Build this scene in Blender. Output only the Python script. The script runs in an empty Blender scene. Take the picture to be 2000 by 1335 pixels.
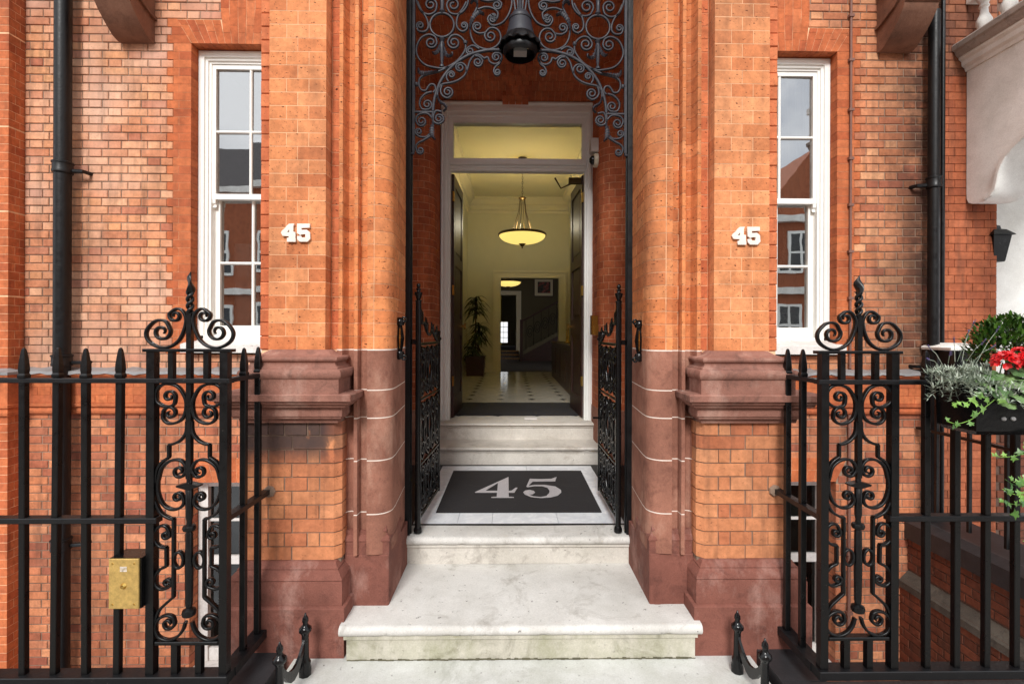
import bpy, bmesh, math, random
from mathutils import Vector, Matrix
R = math.radians
random.seed(7)
scn = bpy.context.scene
COL = scn.collection

# ------------------------------------------------------------------ camera, sky, sun, exposure
EYE = 1.676
cam = bpy.data.cameras.new('camera')
cam.sensor_width = 36.0
cam.lens = 944.0 / 2000.0 * 36.0
cam.shift_x = (1000 - 1014) / 2000.0
cam.shift_y = (650 - 667.5) / 2000.0
cam.clip_start = 0.05
cam.clip_end = 400
cam_o = bpy.data.objects.new('camera', cam)
COL.objects.link(cam_o)
cam_o.location = (-0.05, 0, EYE)
cam_o.rotation_euler = (Matrix.Rotation(-0.016, 3, 'Z') @ Matrix.Rotation(R(90), 3, 'X') @ Matrix.Rotation(0.0035, 3, 'Z')).to_euler()
scn.camera = cam_o

SUN_EL, SUN_AZ = R(38), R(188)          # from behind the camera, a little to the left; azimuth clockwise from +Y
world = bpy.data.worlds.new('World')
scn.world = world
world.use_nodes = True
wn, wl = world.node_tree.nodes, world.node_tree.links
wn.clear()
w_out = wn.new('ShaderNodeOutputWorld')
w_bg = wn.new('ShaderNodeBackground')
w_sky = wn.new('ShaderNodeTexSky')
w_sky.sky_type = 'NISHITA'
w_sky.sun_disc = False
w_sky.sun_elevation = SUN_EL
w_sky.sun_rotation = SUN_AZ
w_sky.air_density = 1.0
w_sky.dust_density = 2.0
w_tc = wn.new('ShaderNodeTexCoord')
w_no = wn.new('ShaderNodeTexNoise')
w_no.inputs['Scale'].default_value = 3.2
w_no.inputs['Detail'].default_value = 7
w_rp = wn.new('ShaderNodeValToRGB')
w_rp.color_ramp.elements[0].position = 0.30
w_rp.color_ramp.elements[1].position = 0.50
w_mx = wn.new('ShaderNodeMixRGB')
w_mx.inputs['Color2'].default_value = (14.0, 14.2, 14.6, 1)      # white cloud
wl.new(w_tc.outputs['Generated'], w_no.inputs['Vector'])
wl.new(w_no.outputs['Fac'], w_rp.inputs['Fac'])
wl.new(w_rp.outputs['Color'], w_mx.inputs['Fac'])
wl.new(w_sky.outputs['Color'], w_mx.inputs['Color1'])
wl.new(w_mx.outputs['Color'], w_bg.inputs['Color'])
wl.new(w_bg.outputs['Background'], w_out.inputs['Surface'])
w_bg.inputs['Strength'].default_value = 0.09

sun = bpy.data.lights.new('sun', 'SUN')
sun.energy = 2.6
sun.angle = R(16)
sun.color = (1.0, 0.985, 0.96)
sun_o = bpy.data.objects.new('sun', sun)
COL.objects.link(sun_o)
_d = Vector((math.sin(SUN_AZ) * math.cos(SUN_EL), math.cos(SUN_AZ) * math.cos(SUN_EL), math.sin(SUN_EL)))
sun_o.rotation_euler = _d.to_track_quat('Z', 'Y').to_euler()
sun_o.location = (0, -8, 12)

scn.view_settings.view_transform = 'Standard'
scn.view_settings.look = 'None'
scn.view_settings.gamma = 1.0
scn.view_settings.exposure = 0.30
scn.view_settings.use_curve_mapping = False
scn.render.engine = 'CYCLES'
scn.cycles.use_denoising = True
scn.cycles.max_bounces = 5
scn.cycles.diffuse_bounces = 4
scn.cycles.glossy_bounces = 3
scn.cycles.transmission_bounces = 2
scn.cycles.transparent_max_bounces = 8
scn.cycles.caustics_reflective = False
scn.cycles.caustics_refractive = False

# ------------------------------------------------------------------ helpers
def put(name, me, parent=None, loc=None):
    o = bpy.data.objects.new(name, me)
    COL.objects.link(o)
    if loc is not None:
        o.location = loc
    if parent is not None:
        o.parent = parent
        o.matrix_parent_inverse = BASE.get(parent.name, Matrix()).inverted()
    return o

BASE = {}                                # world matrix of every thing's root, so parts can be given in world metres

def thing(name, label, cat, loc=(0, 0, 0), rz=0.0, group=None):
    o = bpy.data.objects.new(name, None)
    COL.objects.link(o)
    o.empty_display_size = 0.1
    o.location = loc
    o.rotation_euler = (0, 0, rz)
    BASE[o.name] = Matrix.Translation(Vector(loc)) @ Matrix.Rotation(rz, 4, 'Z')
    o['label'] = label
    o['category'] = cat
    if group:
        o['group'] = group
    return o

def tag(o, label, cat, group=None):
    o['label'] = label
    o['category'] = cat
    if group:
        o['group'] = group
    return o

def structure(o):
    o['kind'] = 'structure'
    return o

def stuff(o):
    o['kind'] = 'stuff'
    return o

def copy_tree(src, loc, label=None, rz=None, scale=None):
    r = src.copy()
    COL.objects.link(r)
    r.location = loc
    if rz is not None:
        r.rotation_euler = (0, 0, rz)
    if scale is not None:
        r.scale = scale
    if label:
        r['label'] = label
    def rec(a, b):
        for ch in [c for c in bpy.data.objects if c.parent == a]:
            c = ch.copy()
            COL.objects.link(c)
            c.parent = b
            rec(ch, c)
    rec(src, r)
    return r

class MB:
    def __init__(s):
        s.v, s.f, s.tone = [], [], []
    def quad_grid(s, rows, closed_u=False, caps=False):
        b = len(s.v)
        n = len(rows[0])
        for r in rows:
            s.v += [tuple(p) for p in r]
        for i in range(len(rows) - 1):
            for j in range(n if closed_u else n - 1):
                k = (j + 1) % n
                s.f.append((b + i * n + j, b + i * n + k, b + (i + 1) * n + k, b + (i + 1) * n + j))
        if caps:
            s.f.append(tuple(b + j for j in reversed(range(n))))
            s.f.append(tuple(b + (len(rows) - 1) * n + j for j in range(n)))
        return s
    def box(s, x0, x1, y0, y1, z0, z1, tone=None):
        b = len(s.v)
        s.v += [(x0, y0, z0), (x1, y0, z0), (x1, y1, z0), (x0, y1, z0), (x0, y0, z1), (x1, y0, z1), (x1, y1, z1), (x0, y1, z1)]
        fs = [(0, 3, 2, 1), (4, 5, 6, 7), (0, 1, 5, 4), (1, 2, 6, 5), (2, 3, 7, 6), (3, 0, 4, 7)]
        s.f += [tuple(b + i for i in q) for q in fs]
        if tone is not None:
            s.tone += [tone] * 6
        return s
    def cbox(s, x0, x1, y0, y1, z0, z1, c=0.004):
        """box whose front (-Y) edges are chamfered"""
        b = len(s.v)
        s.v += [(x0, y1, z0), (x1, y1, z0), (x1, y1, z1), (x0, y1, z1),
                (x0, y0 + c, z0), (x1, y0 + c, z0), (x1, y0 + c, z1), (x0, y0 + c, z1),
                (x0 + c, y0, z0 + c), (x1 - c, y0, z0 + c), (x1 - c, y0, z1 - c), (x0 + c, y0, z1 - c)]
        fs = [(0, 3, 2, 1), (8, 9, 10, 11)]
        for i in range(4):
            j = (i + 1) % 4
            fs += [(i, j, 4 + j, 4 + i), (4 + i, 4 + j, 8 + j, 8 + i)]
        s.f += [tuple(b + i for i in q) for q in fs]
        return s
    def prism(s, poly, axis, a0, a1, tone=None):
        """poly in the two other axes (x: (y,z), y: (x,z), z: (x,y)), extruded from a0 to a1"""
        def P(p, a):
            return (a, p[0], p[1]) if axis == 'x' else (p[0], a, p[1]) if axis == 'y' else (p[0], p[1], a)
        b, n = len(s.v), len(poly)
        s.v += [P(p, a0) for p in poly] + [P(p, a1) for p in poly]
        s.f.append(tuple(b + i for i in range(n)))
        s.f.append(tuple(b + n + i for i in reversed(range(n))))
        for i in range(n):
            j = (i + 1) % n
            s.f.append((b + j, b + i, b + n + i, b + n + j))
        if tone is not None:
            s.tone += [tone] * (n + 2)
        return s
    def lathe(s, prof, c=(0, 0, 0), n=16, caps=True, axis='z'):
        rows = []
        for r, h in prof:
            row = []
            for i in range(n):
                a = 2 * math.pi * i / n
                x, y = r * math.cos(a), r * math.sin(a)
                row.append((c[0] + x, c[1] + y, c[2] + h) if axis == 'z' else (c[0] + x, c[1] + h, c[2] + y) if axis == 'y' else (c[0] + h, c[1] + x, c[2] + y))
            rows.append(row)
        return s.quad_grid(rows, closed_u=True, caps=caps)
    def tube(s, pts, w, d, nrm=(0, -1, 0), taper=None, n=4, round_=False):
        """bar of width w (in the plane of the curve) and depth d (along nrm) swept along pts"""
        nrm = Vector(nrm)
        P = [Vector(p) for p in pts]
        rows = []
        for i, p in enumerate(P):
            t = (P[min(i + 1, len(P) - 1)] - P[max(i - 1, 0)])
            if t.length < 1e-9:
                t = Vector((0, 0, 1))
            t.normalize()
            side = t.cross(nrm)
            if side.length < 1e-6:
                side = Vector((1, 0, 0))
            side.normalize()
            nn = side.cross(t).normalized()
            k = taper(i / max(1, len(P) - 1)) if taper else 1.0
            if round_:
                row = [p + side * (math.cos(2 * math.pi * j / n) * w / 2 * k) + nn * (math.sin(2 * math.pi * j / n) * d / 2 * k) for j in range(n)]
            else:
                c = 0.22 * min(w, d)
                hw, hd = w / 2 * k, d / 2 * k
                c *= k
                row = [p + side * a + nn * e for a, e in ((-hw, -hd + c), (-hw + c, -hd), (hw - c, -hd), (hw, -hd + c), (hw, hd - c), (hw - c, hd), (-hw + c, hd), (-hw, hd - c))]
            rows.append(row)
        return s.quad_grid(rows, closed_u=True, caps=True)
    def mesh(s, name, mat, smooth=False, angle=35):
        me = bpy.data.meshes.new(name)
        me.from_pydata([tuple(v) for v in s.v], [], s.f)
        if mat:
            me.materials.append(mat)
        if s.tone and len(s.tone) == len(me.polygons):
            at = me.attributes.new('tone', 'FLOAT', 'FACE')
            at.data.foreach_set('value', s.tone)
        bm = bmesh.new()
        bm.from_mesh(me)
        bmesh.ops.recalc_face_normals(bm, faces=bm.faces)
        if smooth:
            for f in bm.faces:
                f.smooth = True
            for e in bm.edges:
                if len(e.link_faces) == 2 and e.calc_face_angle(0) > R(angle):
                    e.smooth = False
        bm.to_mesh(me)
        bm.free()
        me.update()
        return me
    def build(s, name, mat, parent=None, smooth=False, angle=35):
        return put(name, s.mesh(name, mat, smooth, angle), parent)

def spline(pts, sub=6):
    """Catmull-Rom through pts"""
    P = [Vector(p) for p in pts]
    if len(P) < 3:
        return P
    out = []
    for i in range(len(P) - 1):
        p0 = P[i - 1] if i > 0 else P[0] * 2 - P[1]
        p1, p2 = P[i], P[i + 1]
        p3 = P[i + 2] if i + 2 < len(P) else P[-1] * 2 - P[-2]
        for k in range(sub):
            t = k / sub
            out.append(0.5 * ((2 * p1) + (p2 - p0) * t + (2 * p0 - 5 * p1 + 4 * p2 - p3) * t * t + (3 * p1 - p0 - 3 * p2 + p3) * t ** 3))
    out.append(P[-1])
    return out

def scroll_end(pts, c, turns=1.25, r_end=0.28, steps=26):
    """continue the 2D curve pts with a spiral that winds in to c"""
    a, b = Vector(pts[-2]), Vector(pts[-1])
    c = Vector(c)
    r = b - c
    d = b - a
    sgn = 1.0 if (r.x * d.y - r.y * d.x) > 0 else -1.0
    r0, a0 = r.length, math.atan2(r.y, r.x)
    out = []
    for k in range(1, steps + 1):
        t = k / steps
        rr = r0 * (1 - (1 - r_end) * t)
        aa = a0 + sgn * turns * 2 * math.pi * t
        out.append(c + Vector((math.cos(aa), math.sin(aa))) * rr)
    return out

def scroll_path(c0, pts, c1, t0=1.15, t1=1.15):
    """2D path with an optional spiral at either end; units mm in, m out"""
    pts = [Vector((p[0], p[1])) for p in pts]
    mid = spline(pts, 5)
    if c1 is not None:
        mid = mid + scroll_end(mid, Vector(c1), t1)
    if c0 is not None:
        rev = list(reversed(mid[:]))
        mid = list(reversed(rev + scroll_end(rev, Vector(c0), t0)))
    return [p * 0.001 for p in mid]

def filled(name, loops, depth, mat, to3d, parent=None):
    """flat lettering: closed loops (first outline, then holes) filled, given a thickness; to3d maps (u, v, h) to the place"""
    cu = bpy.data.curves.new(name, 'CURVE')
    cu.dimensions = '2D'
    cu.fill_mode = 'BOTH'
    cu.extrude = depth / 2
    for lp in loops:
        sp = cu.splines.new('POLY')
        sp.points.add(len(lp) - 1)
        for i, p in enumerate(lp):
            sp.points[i].co = (p[0] * 0.001, p[1] * 0.001, 0, 1)
        sp.use_cyclic_u = True
    tmp = bpy.data.objects.new(name, cu)
    COL.objects.link(tmp)
    me = bpy.data.meshes.new_from_object(tmp)
    bpy.data.objects.remove(tmp)
    for v in me.vertices:
        v.co = Vector(to3d(v.co.x, v.co.y, v.co.z))
    me.materials.clear()
    me.materials.append(mat)
    me.name = name
    bm = bmesh.new(); bm.from_mesh(me)
    bmesh.ops.recalc_face_normals(bm, faces=bm.faces)
    bm.to_mesh(me); bm.free()
    return put(name, me, parent)

def mirror_loops(loops, dx=0):
    return [[(-p[0] + dx, p[1]) for p in lp] for lp in loops]

# ------------------------------------------------------------------ materials
def lin(r, g, b):
    def f(c):
        c /= 255.0
        return c / 12.92 if c <= 0.04045 else ((c + 0.055) / 1.055) ** 2.4
    return (f(r), f(g), f(b), 1.0)

class NT:
    def __init__(s, name):
        s.m = bpy.data.materials.new(name)
        s.m.use_nodes = True
        s.t = s.m.node_tree
        s.n, s.l = s.t.nodes, s.t.links
        s.b = s.n['Principled BSDF']
        s.out = s.n['Material Output']
        g = s.n.new('ShaderNodeNewGeometry')
        s.pos = g.outputs['Position']
    def noise(s, scale, detail=4, rough=0.55, vec=None, dist=0.0):
        n = s.n.new('ShaderNodeTexNoise')
        n.inputs['Scale'].default_value = scale
        n.inputs['Detail'].default_value = detail
        n.inputs['Roughness'].default_value = rough
        n.inputs['Distortion'].default_value = dist
        s.l.new(vec or s.pos, n.inputs['Vector'])
        return n.outputs['Fac']
    def ramp(s, fac, stops, mode='LINEAR'):
        r = s.n.new('ShaderNodeValToRGB')
        r.color_ramp.interpolation = mode
        e = r.color_ramp.elements
        while len(e) < len(stops):
            e.new(0.5)
        for i, (p, c) in enumerate(stops):
            e[i].position = p
            e[i].color = c if len(c) == 4 else (*c, 1)
        s.l.new(fac, r.inputs['Fac'])
        return r.outputs['Color']
    def mask(s, fac, lo, hi):
        return s.ramp(fac, [(lo, (0, 0, 0, 1)), (hi, (1, 1, 1, 1))])
    def math(s, op, a, b=None):
        n = s.n.new('ShaderNodeMath')
        n.operation = op
        for i, v in enumerate((a, b)):
            if v is None:
                continue
            if isinstance(v, (int, float)):
                n.inputs[i].default_value = v
            else:
                s.l.new(v, n.inputs[i])
        return n.outputs[0]
    def mix(s, fac, a, b, mode='MIX'):
        n = s.n.new('ShaderNodeMixRGB')
        n.blend_type = mode
        for i, v in enumerate((fac, a, b)):
            if isinstance(v, (int, float)):
                n.inputs[i].default_value = v
            elif isinstance(v, tuple):
                n.inputs[i].default_value = v if len(v) == 4 else (*v, 1)
            else:
                s.l.new(v, n.inputs[i])
        return n.outputs[0]
    def sep(s):
        n = s.n.new('ShaderNodeSeparateXYZ')
        s.l.new(s.pos, n.inputs[0])
        return n.outputs
    def scaled(s, x, y, z):
        n = s.n.new('ShaderNodeVectorMath')
        n.operation = 'MULTIPLY'
        s.l.new(s.pos, n.inputs[0])
        n.inputs[1].default_value = (x, y, z)
        return n.outputs[0]
    def color(s, c):
        if isinstance(c, tuple):
            s.b.inputs['Base Color'].default_value = c if len(c) == 4 else (*c, 1)
        else:
            s.l.new(c, s.b.inputs['Base Color'])
    def rough(s, r):
        if isinstance(r, (int, float)):
            s.b.inputs['Roughness'].default_value = r
        else:
            s.l.new(r, s.b.inputs['Roughness'])
    def bump(s, h, strength=0.3, dist=0.004):
        n = s.n.new('ShaderNodeBump')
        n.inputs['Strength'].default_value = strength
        n.inputs['Distance'].default_value = dist
        s.l.new(h, n.inputs['Height'])
        s.l.new(n.outputs[0], s.b.inputs['Normal'])

def brick_mat(name, cols, pits=0.0, soot=None, bloom=0.0, streak=0.0, blotch=False, grime=0.0):
    t = NT(name)
    oi = t.n.new('ShaderNodeObjectInfo')
    at = t.n.new('ShaderNodeAttribute')
    at.attribute_name = 'tone'
    tone = t.math('FRACT', t.math('ADD', at.outputs['Fac'], oi.outputs['Random']))
    n = len(cols)
    c = t.ramp(tone, [(i / (n - 1), lin(*k)) for i, k in enumerate(cols)])
    c = t.mix(0.10, c, lin(204, 146, 104))
    n1 = t.noise(26, 3, 0.65)
    c = t.mix(0.75, c, t.ramp(n1, [(0.25, (0.62, 0.60, 0.58, 1)), (0.75, (1.18, 1.16, 1.14, 1))]), 'MULTIPLY')
    n1b = t.noise(5.0, 3, 0.6)
    c = t.mix(0.8, c, t.ramp(n1b, [(0.28, (0.70, 0.66, 0.64, 1)), (0.5, (1, 1, 1, 1)), (0.78, (1.12, 1.12, 1.12, 1))]), 'MULTIPLY')
    if bloom:
        n2 = t.noise(1.1, 2, 0.6)
        c = t.mix(t.math('MULTIPLY', t.mask(n2, 0.42, 0.66), bloom), c, lin(222, 182, 160))
    if grime:                             # broad soot, in drifts a metre or so across
        n7 = t.noise(1.7, 4, 0.62, vec=t.scaled(1.0, 1.0, 0.55))
        c = t.mix(t.math('MULTIPLY', t.mask(n7, 0.48, 0.72), grime), c, lin(112, 72, 56))
    if streak:
        n3 = t.noise(1.0, 3, 0.6, vec=t.scaled(14, 14, 1.6))
        c = t.mix(t.math('MULTIPLY', t.mask(n3, 0.50, 0.75), streak), c, lin(70, 52, 45))
    if pits:
        n4 = t.noise(55, 2, 0.5, vec=t.scaled(1.0, 1.0, 1.9))
        c = t.mix(t.math('MULTIPLY', t.mask(n4, 0.665, 0.705), pits), c, lin(66, 26, 18))
        n5 = t.noise(130, 2, 0.5)
        c = t.mix(t.math('MULTIPLY', t.mask(n5, 0.70, 0.76), pits * 0.8), c, lin(96, 42, 26))
    if blotch:                            # black weathering in patches under the left cornice
        S = t.sep()
        mz = t.n.new('ShaderNodeMapRange')
        mz.inputs['From Min'].default_value = 0.95
        mz.inputs['From Max'].default_value = 1.07
        t.l.new(S[2], mz.inputs['Value'])
        mxr = t.n.new('ShaderNodeMapRange')
        mxr.inputs['From Min'].default_value = -0.9
        mxr.inputs['From Max'].default_value = -1.05
        mxr.inputs['To Min'].default_value = 0.12
        t.l.new(S[0], mxr.inputs['Value'])
        nb2 = t.noise(7.5, 6, 0.65, vec=t.scaled(1.6, 1, 0.8))
        k = t.math('MULTIPLY', t.math('MULTIPLY', mz.outputs[0], mxr.outputs[0]), t.mask(nb2, 0.34, 0.46))
        c = t.mix(t.math('MULTIPLY', k, 0.9), c, lin(58, 54, 56))
    if soot:
        x0, x1, col = soot[:3]
        X = t.sep()[0]
        mr = t.n.new('ShaderNodeMapRange')
        mr.inputs['From Min'].default_value = x0
        mr.inputs['From Max'].default_value = x1
        mr.inputs['To Min'].default_value = 0.0
        mr.inputs['To Max'].default_value = 0.88
        t.l.new(X, mr.inputs['Value'])
        n6 = t.noise(3.5, 6, 0.65)
        k = t.math('MULTIPLY', mr.outputs[0], t.mask(n6, 0.22, 0.55))
        c = t.mix(k, c, lin(*col))
    t.color(c)
    t.rough(0.86)
    t.b.inputs['Specular IOR Level'].default_value = 0.25
    nb = t.noise(70, 3, 0.7)
    t.bump(nb, 0.45, 0.004)
    return t.m

def plain(name, col, rough=0.6, var=0.12, scale=14, bump=0.15, bdist=0.002, metal=0.0, spec=0.5, detail=5):
    t = NT(name)
    n1 = t.noise(scale, detail, 0.6)
    base = col if len(col) == 4 else (*col, 1)
    c = t.mix(1.0, base, t.ramp(n1, [(0.25, (1 - var,) * 3), (0.75, (1 + var,) * 3)]), 'MULTIPLY')
    t.color(c)
    t.rough(rough)
    t.b.inputs['Metallic'].default_value = metal
    t.b.inputs['Specular IOR Level'].default_value = spec
    if bump:
        t.bump(t.noise(scale * 4, 5, 0.65), bump, bdist)
    return t.m

def stone_mat(name, col, dirt=(90, 62, 54), amount=0.5, pale=(196, 150, 130), pale_amt=0.3):
    t = NT(name)
    c = lin(*col)
    n1 = t.noise(3.2, 7, 0.65)
    c = t.mix(1.0, c, t.ramp(n1, [(0.3, (0.66, 0.63, 0.63, 1)), (0.7, (1.2, 1.18, 1.17, 1))]), 'MULTIPLY')
    n2 = t.noise(9, 6, 0.75, dist=0.6)
    c = t.mix(t.math('MULTIPLY', t.mask(n2, 0.50, 0.72), amount), c, lin(*dirt))
    n3 = t.noise(4.5, 6, 0.7, vec=t.scaled(1, 1, 0.5))
    c = t.mix(t.math('MULTIPLY', t.mask(n3, 0.52, 0.78), pale_amt), c, lin(*pale))
    n4 = t.noise(160, 3, 0.6)
    c = t.mix(0.6, c, t.ramp(n4, [(0.3, (0.8, 0.8, 0.8, 1)), (0.7, (1.15, 1.15, 1.15, 1))]), 'MULTIPLY')
    t.color(c)
    t.rough(0.85)
    t.b.inputs['Specular IOR Level'].default_value = 0.25
    t.bump(t.noise(48, 5, 0.8), 0.8, 0.006)
    return t.m

def worn_white(name, col, stain=(120, 104, 92), amt=0.6, green=0.0, scale=4.0, specks=0.5, rough=0.7):
    """weathered white marble or limestone: stains, specks, algae towards its damp lower faces"""
    t = NT(name)
    c = lin(*col)
    n1 = t.noise(2.2, 8, 0.7)
    c = t.mix(1.0, c, t.ramp(n1, [(0.3, (0.76, 0.75, 0.73, 1)), (0.62, (1.05, 1.05, 1.05, 1))]), 'MULTIPLY')
    n2 = t.noise(scale, 8, 0.72, dist=0.8)
    c = t.mix(t.math('MULTIPLY', t.mask(n2, 0.54, 0.78), amt), c, lin(*stain))
    if green:
        n3 = t.noise(3.4, 8, 0.75, vec=t.scaled(1, 1, 0.6))
        c = t.mix(t.math('MULTIPLY', t.mask(n3, 0.42, 0.66), green), c, lin(112, 116, 62))
    n4 = t.noise(34, 3, 0.6)
    c = t.mix(t.math('MULTIPLY', t.mask(n4, 0.66, 0.74), specks), c, lin(92, 86, 82))
    n5 = t.noise(120, 3, 0.75)
    c = t.mix(0.9, c, t.ramp(n5, [(0.3, (0.86, 0.86, 0.86, 1)), (0.7, (1.08, 1.08, 1.08, 1))]), 'MULTIPLY')
    t.color(c)
    t.rough(rough)
    t.bump(t.noise(40, 4, 0.75), 0.4, 0.004)
    return t.m

M = {}
M['stock'] = brick_mat('stock brick', [(200, 126, 92), (222, 158, 120), (230, 172, 134), (208, 138, 100), (238, 186, 150), (186, 112, 88), (228, 166, 120), (212, 142, 108)], pits=0.3, bloom=0.7, streak=0.5, grime=0.45)
M['stock_soot'] = brick_mat('stock brick sooty by the pipe', [(186, 112, 82), (212, 144, 106), (222, 154, 114), (198, 122, 86), (230, 172, 130), (172, 100, 78), (216, 144, 98)], pits=0.35, grime=0.5, soot=(3.2, 3.72, (56, 40, 35)), streak=0.4)
M['stock_low'] = brick_mat('area brick', [(188, 110, 78), (214, 140, 100), (198, 120, 86), (166, 92, 72), (222, 152, 112), (148, 80, 66), (208, 130, 90)], pits=0.3, streak=0.6, grime=0.55)
M['red'] = brick_mat('rubbed red brick', [(188, 98, 58), (204, 114, 70), (196, 106, 64), (178, 88, 54), (210, 122, 78)], pits=0.2, streak=0.25, grime=0.3)
M['pier'] = brick_mat('orange pier brick', [(216, 134, 84), (232, 156, 106), (224, 144, 94), (198, 114, 70), (236, 162, 112), (220, 140, 90)], pits=1.0, streak=0.3, grime=0.5)
M['pier_deep'] = brick_mat('deep orange pier brick', [(200, 106, 68), (218, 128, 84), (208, 116, 76), (192, 98, 62), (222, 134, 90)], pits=1.0, streak=0.25)
M['jamb'] = brick_mat('moulded jamb brick', [(216, 130, 78), (228, 146, 92), (222, 138, 86), (200, 114, 68), (230, 152, 100), (218, 132, 80)], pits=1.0, streak=0.3, grime=0.4)
M['pier_low'] = brick_mat('lower pier brick', [(204, 130, 90), (222, 150, 106), (212, 140, 98), (190, 112, 78), (228, 160, 116)], pits=0.5, streak=0.6, blotch=True, grime=0.5)
M['porch'] = brick_mat('porch brick', [(188, 98, 62), (204, 112, 72), (196, 106, 66), (178, 88, 56), (208, 118, 78)], pits=0.3, streak=0.3, grime=0.3)
M['dark_brick'] = brick_mat('grimy brick', [(120, 72, 56), (142, 86, 62), (104, 62, 52), (150, 96, 70), (96, 60, 52)], pits=0.5, streak=0.6)
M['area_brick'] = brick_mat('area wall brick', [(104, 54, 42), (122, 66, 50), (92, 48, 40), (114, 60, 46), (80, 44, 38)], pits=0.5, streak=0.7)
M['mortar'] = plain('grey mortar', lin(140, 118, 102), 0.95, 0.45, 5, 0.4, 0.004, spec=0.1)
M['mortar_dark'] = plain('sooty mortar', lin(104, 84, 74), 0.95, 0.25, 30, 0.4, 0.004, spec=0.1)
M['lime'] = plain('lime putty joint', lin(228, 186, 148), 0.9, 0.4, 9, 0.2, 0.002, spec=0.1)
M['lime_white'] = plain('white repointing', lin(236, 224, 212), 0.9, 0.1, 24, 0.2, 0.002, spec=0.1)
M['corbelstone'] = stone_mat('brown corbel stone', (128, 92, 74), (78, 58, 48), 0.6, (160, 124, 104), 0.3)
M['brownstone'] = stone_mat('brown sandstone', (150, 106, 92), (84, 62, 56), 0.75, (208, 174, 158), 0.6)
M['jambstone'] = stone_mat('jamb sandstone', (156, 108, 90), (102, 64, 54), 0.75, (208, 168, 146), 0.6)
M['plinthstone'] = stone_mat('dark red sandstone', (134, 86, 74), (84, 52, 46), 0.8, (194, 158, 146), 0.6)
M['step'] = worn_white('worn limestone steps', (206, 204, 199), (132, 125, 114), 0.85, green=0.04, specks=0.9)
M['riser'] = worn_white('stained limestone riser', (204, 199, 190), (104, 92, 84), 0.9, green=0.08, scale=5)
M['riser_green'] = worn_white('green stained limestone riser', (196, 192, 178), (98, 94, 74), 0.85, green=0.5, scale=5)
M['landing'] = worn_white('landing stone', (206, 207, 203), (136, 136, 124), 0.75, green=0.2, specks=0.8)
M['upper_step'] = worn_white('upper step stone', (214, 209, 200), (138, 122, 104), 0.8, scale=3.2, rough=0.5)
M['black'] = None
def iron(name, col, rough=0.32, chip=0.25):
    t = NT(name)
    n1 = t.noise(120, 4, 0.7)
    c = t.mix(t.math('MULTIPLY', t.mask(n1, 0.66, 0.76), chip), lin(*col), lin(120, 112, 104))
    t.color(c)
    n2 = t.noise(18, 5, 0.6)
    t.rough(t.ramp(n2, [(0.3, (rough - 0.1,) * 3), (0.7, (rough + 0.16,) * 3)]))
    t.b.inputs['Specular IOR Level'].default_value = 0.35
    t.bump(t.noise(45, 5, 0.6), 0.35, 0.003)
    return t.m
M['black'] = iron('black gloss paint on iron', (9, 9, 10), 0.32)
M['black_dusty'] = iron('dusty black rail', (17, 17, 19), 0.42, 0.9)
M['gloss_black'] = iron('thick black gloss paint', (14, 14, 15), 0.16, 0.05)
M['grey_iron'] = iron('grey painted iron', (46, 47, 54), 0.5, 0.25)
M['pipe'] = iron('black pipe paint', (11, 12, 14), 0.40, 0.1)
M['white'] = plain('white gloss joinery', lin(242, 244, 240), 0.35, 0.04, 8, 0.08, 0.001)
M['white_worn'] = worn_white('worn white sill', (224, 220, 216), (130, 120, 112), 0.5, specks=0.6)
M['stucco'] = worn_white('white stucco', (242, 242, 238), (204, 200, 196), 0.35, specks=0.1, scale=2.5)
M['stucco_grimy'] = worn_white('grimy stucco cornice', (172, 160, 152), (52, 46, 44), 0.95, specks=0.8, scale=7)
M['lead'] = plain('lead flashing', lin(140, 138, 138), 0.55, 0.25, 9, 0.4, 0.004, metal=0.2)
M['brass'] = plain('aged brass', lin(190, 158, 92), 0.42, 0.3, 60, 0.1, 0.001, metal=0.35)
M['gilt'] = plain('polished brass', lin(214, 178, 98), 0.22, 0.1, 30, 0.05, 0.001, metal=1.0)
M['bronze'] = plain('dark bronze', lin(84, 66, 40), 0.35, 0.15, 30, 0.05, 0.001, metal=0.8)
M['mat'] = worn_white('black mat pile', (38, 36, 38), (56, 52, 50), 0.6, specks=0.25, scale=3, rough=0.95)
M['mat_pale'] = plain('pale grey mat pile', lin(186, 182, 184), 0.95, 0.3, 260, 0.8, 0.004, spec=0.1)
M['mahogany'] = plain('dark mahogany', lin(54, 28, 24), 0.42, 0.3, 12, 0.1, 0.001)
M['cream_wall'] = plain('cream wall paint', lin(216, 212, 188), 0.7, 0.03, 4, 0.05, 0.001)
M['cream_trim'] = plain('cream gloss trim', lin(226, 220, 196), 0.45, 0.03, 4, 0.05, 0.001)
M['dimmed_cream'] = plain('shaded cream wall paint', lin(96, 90, 68), 0.7, 0.04, 4, 0.05, 0.001)  # cream paint with the back hall's poor light darkened into its colour
M['red_dull'] = brick_mat('neighbour red brick', [(160, 84, 56), (176, 98, 66), (168, 90, 60), (150, 76, 52), (182, 104, 72)], pits=0.25, streak=0.5)
M['ceiling'] = plain('cream ceiling paint', lin(222, 218, 192), 0.8, 0.02, 4, 0.0)
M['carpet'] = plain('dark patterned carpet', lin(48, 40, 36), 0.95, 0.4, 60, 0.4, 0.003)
M['tile_black'] = plain('black tile inset', lin(26, 24, 24), 0.15, 0.1, 20, 0.0)
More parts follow.
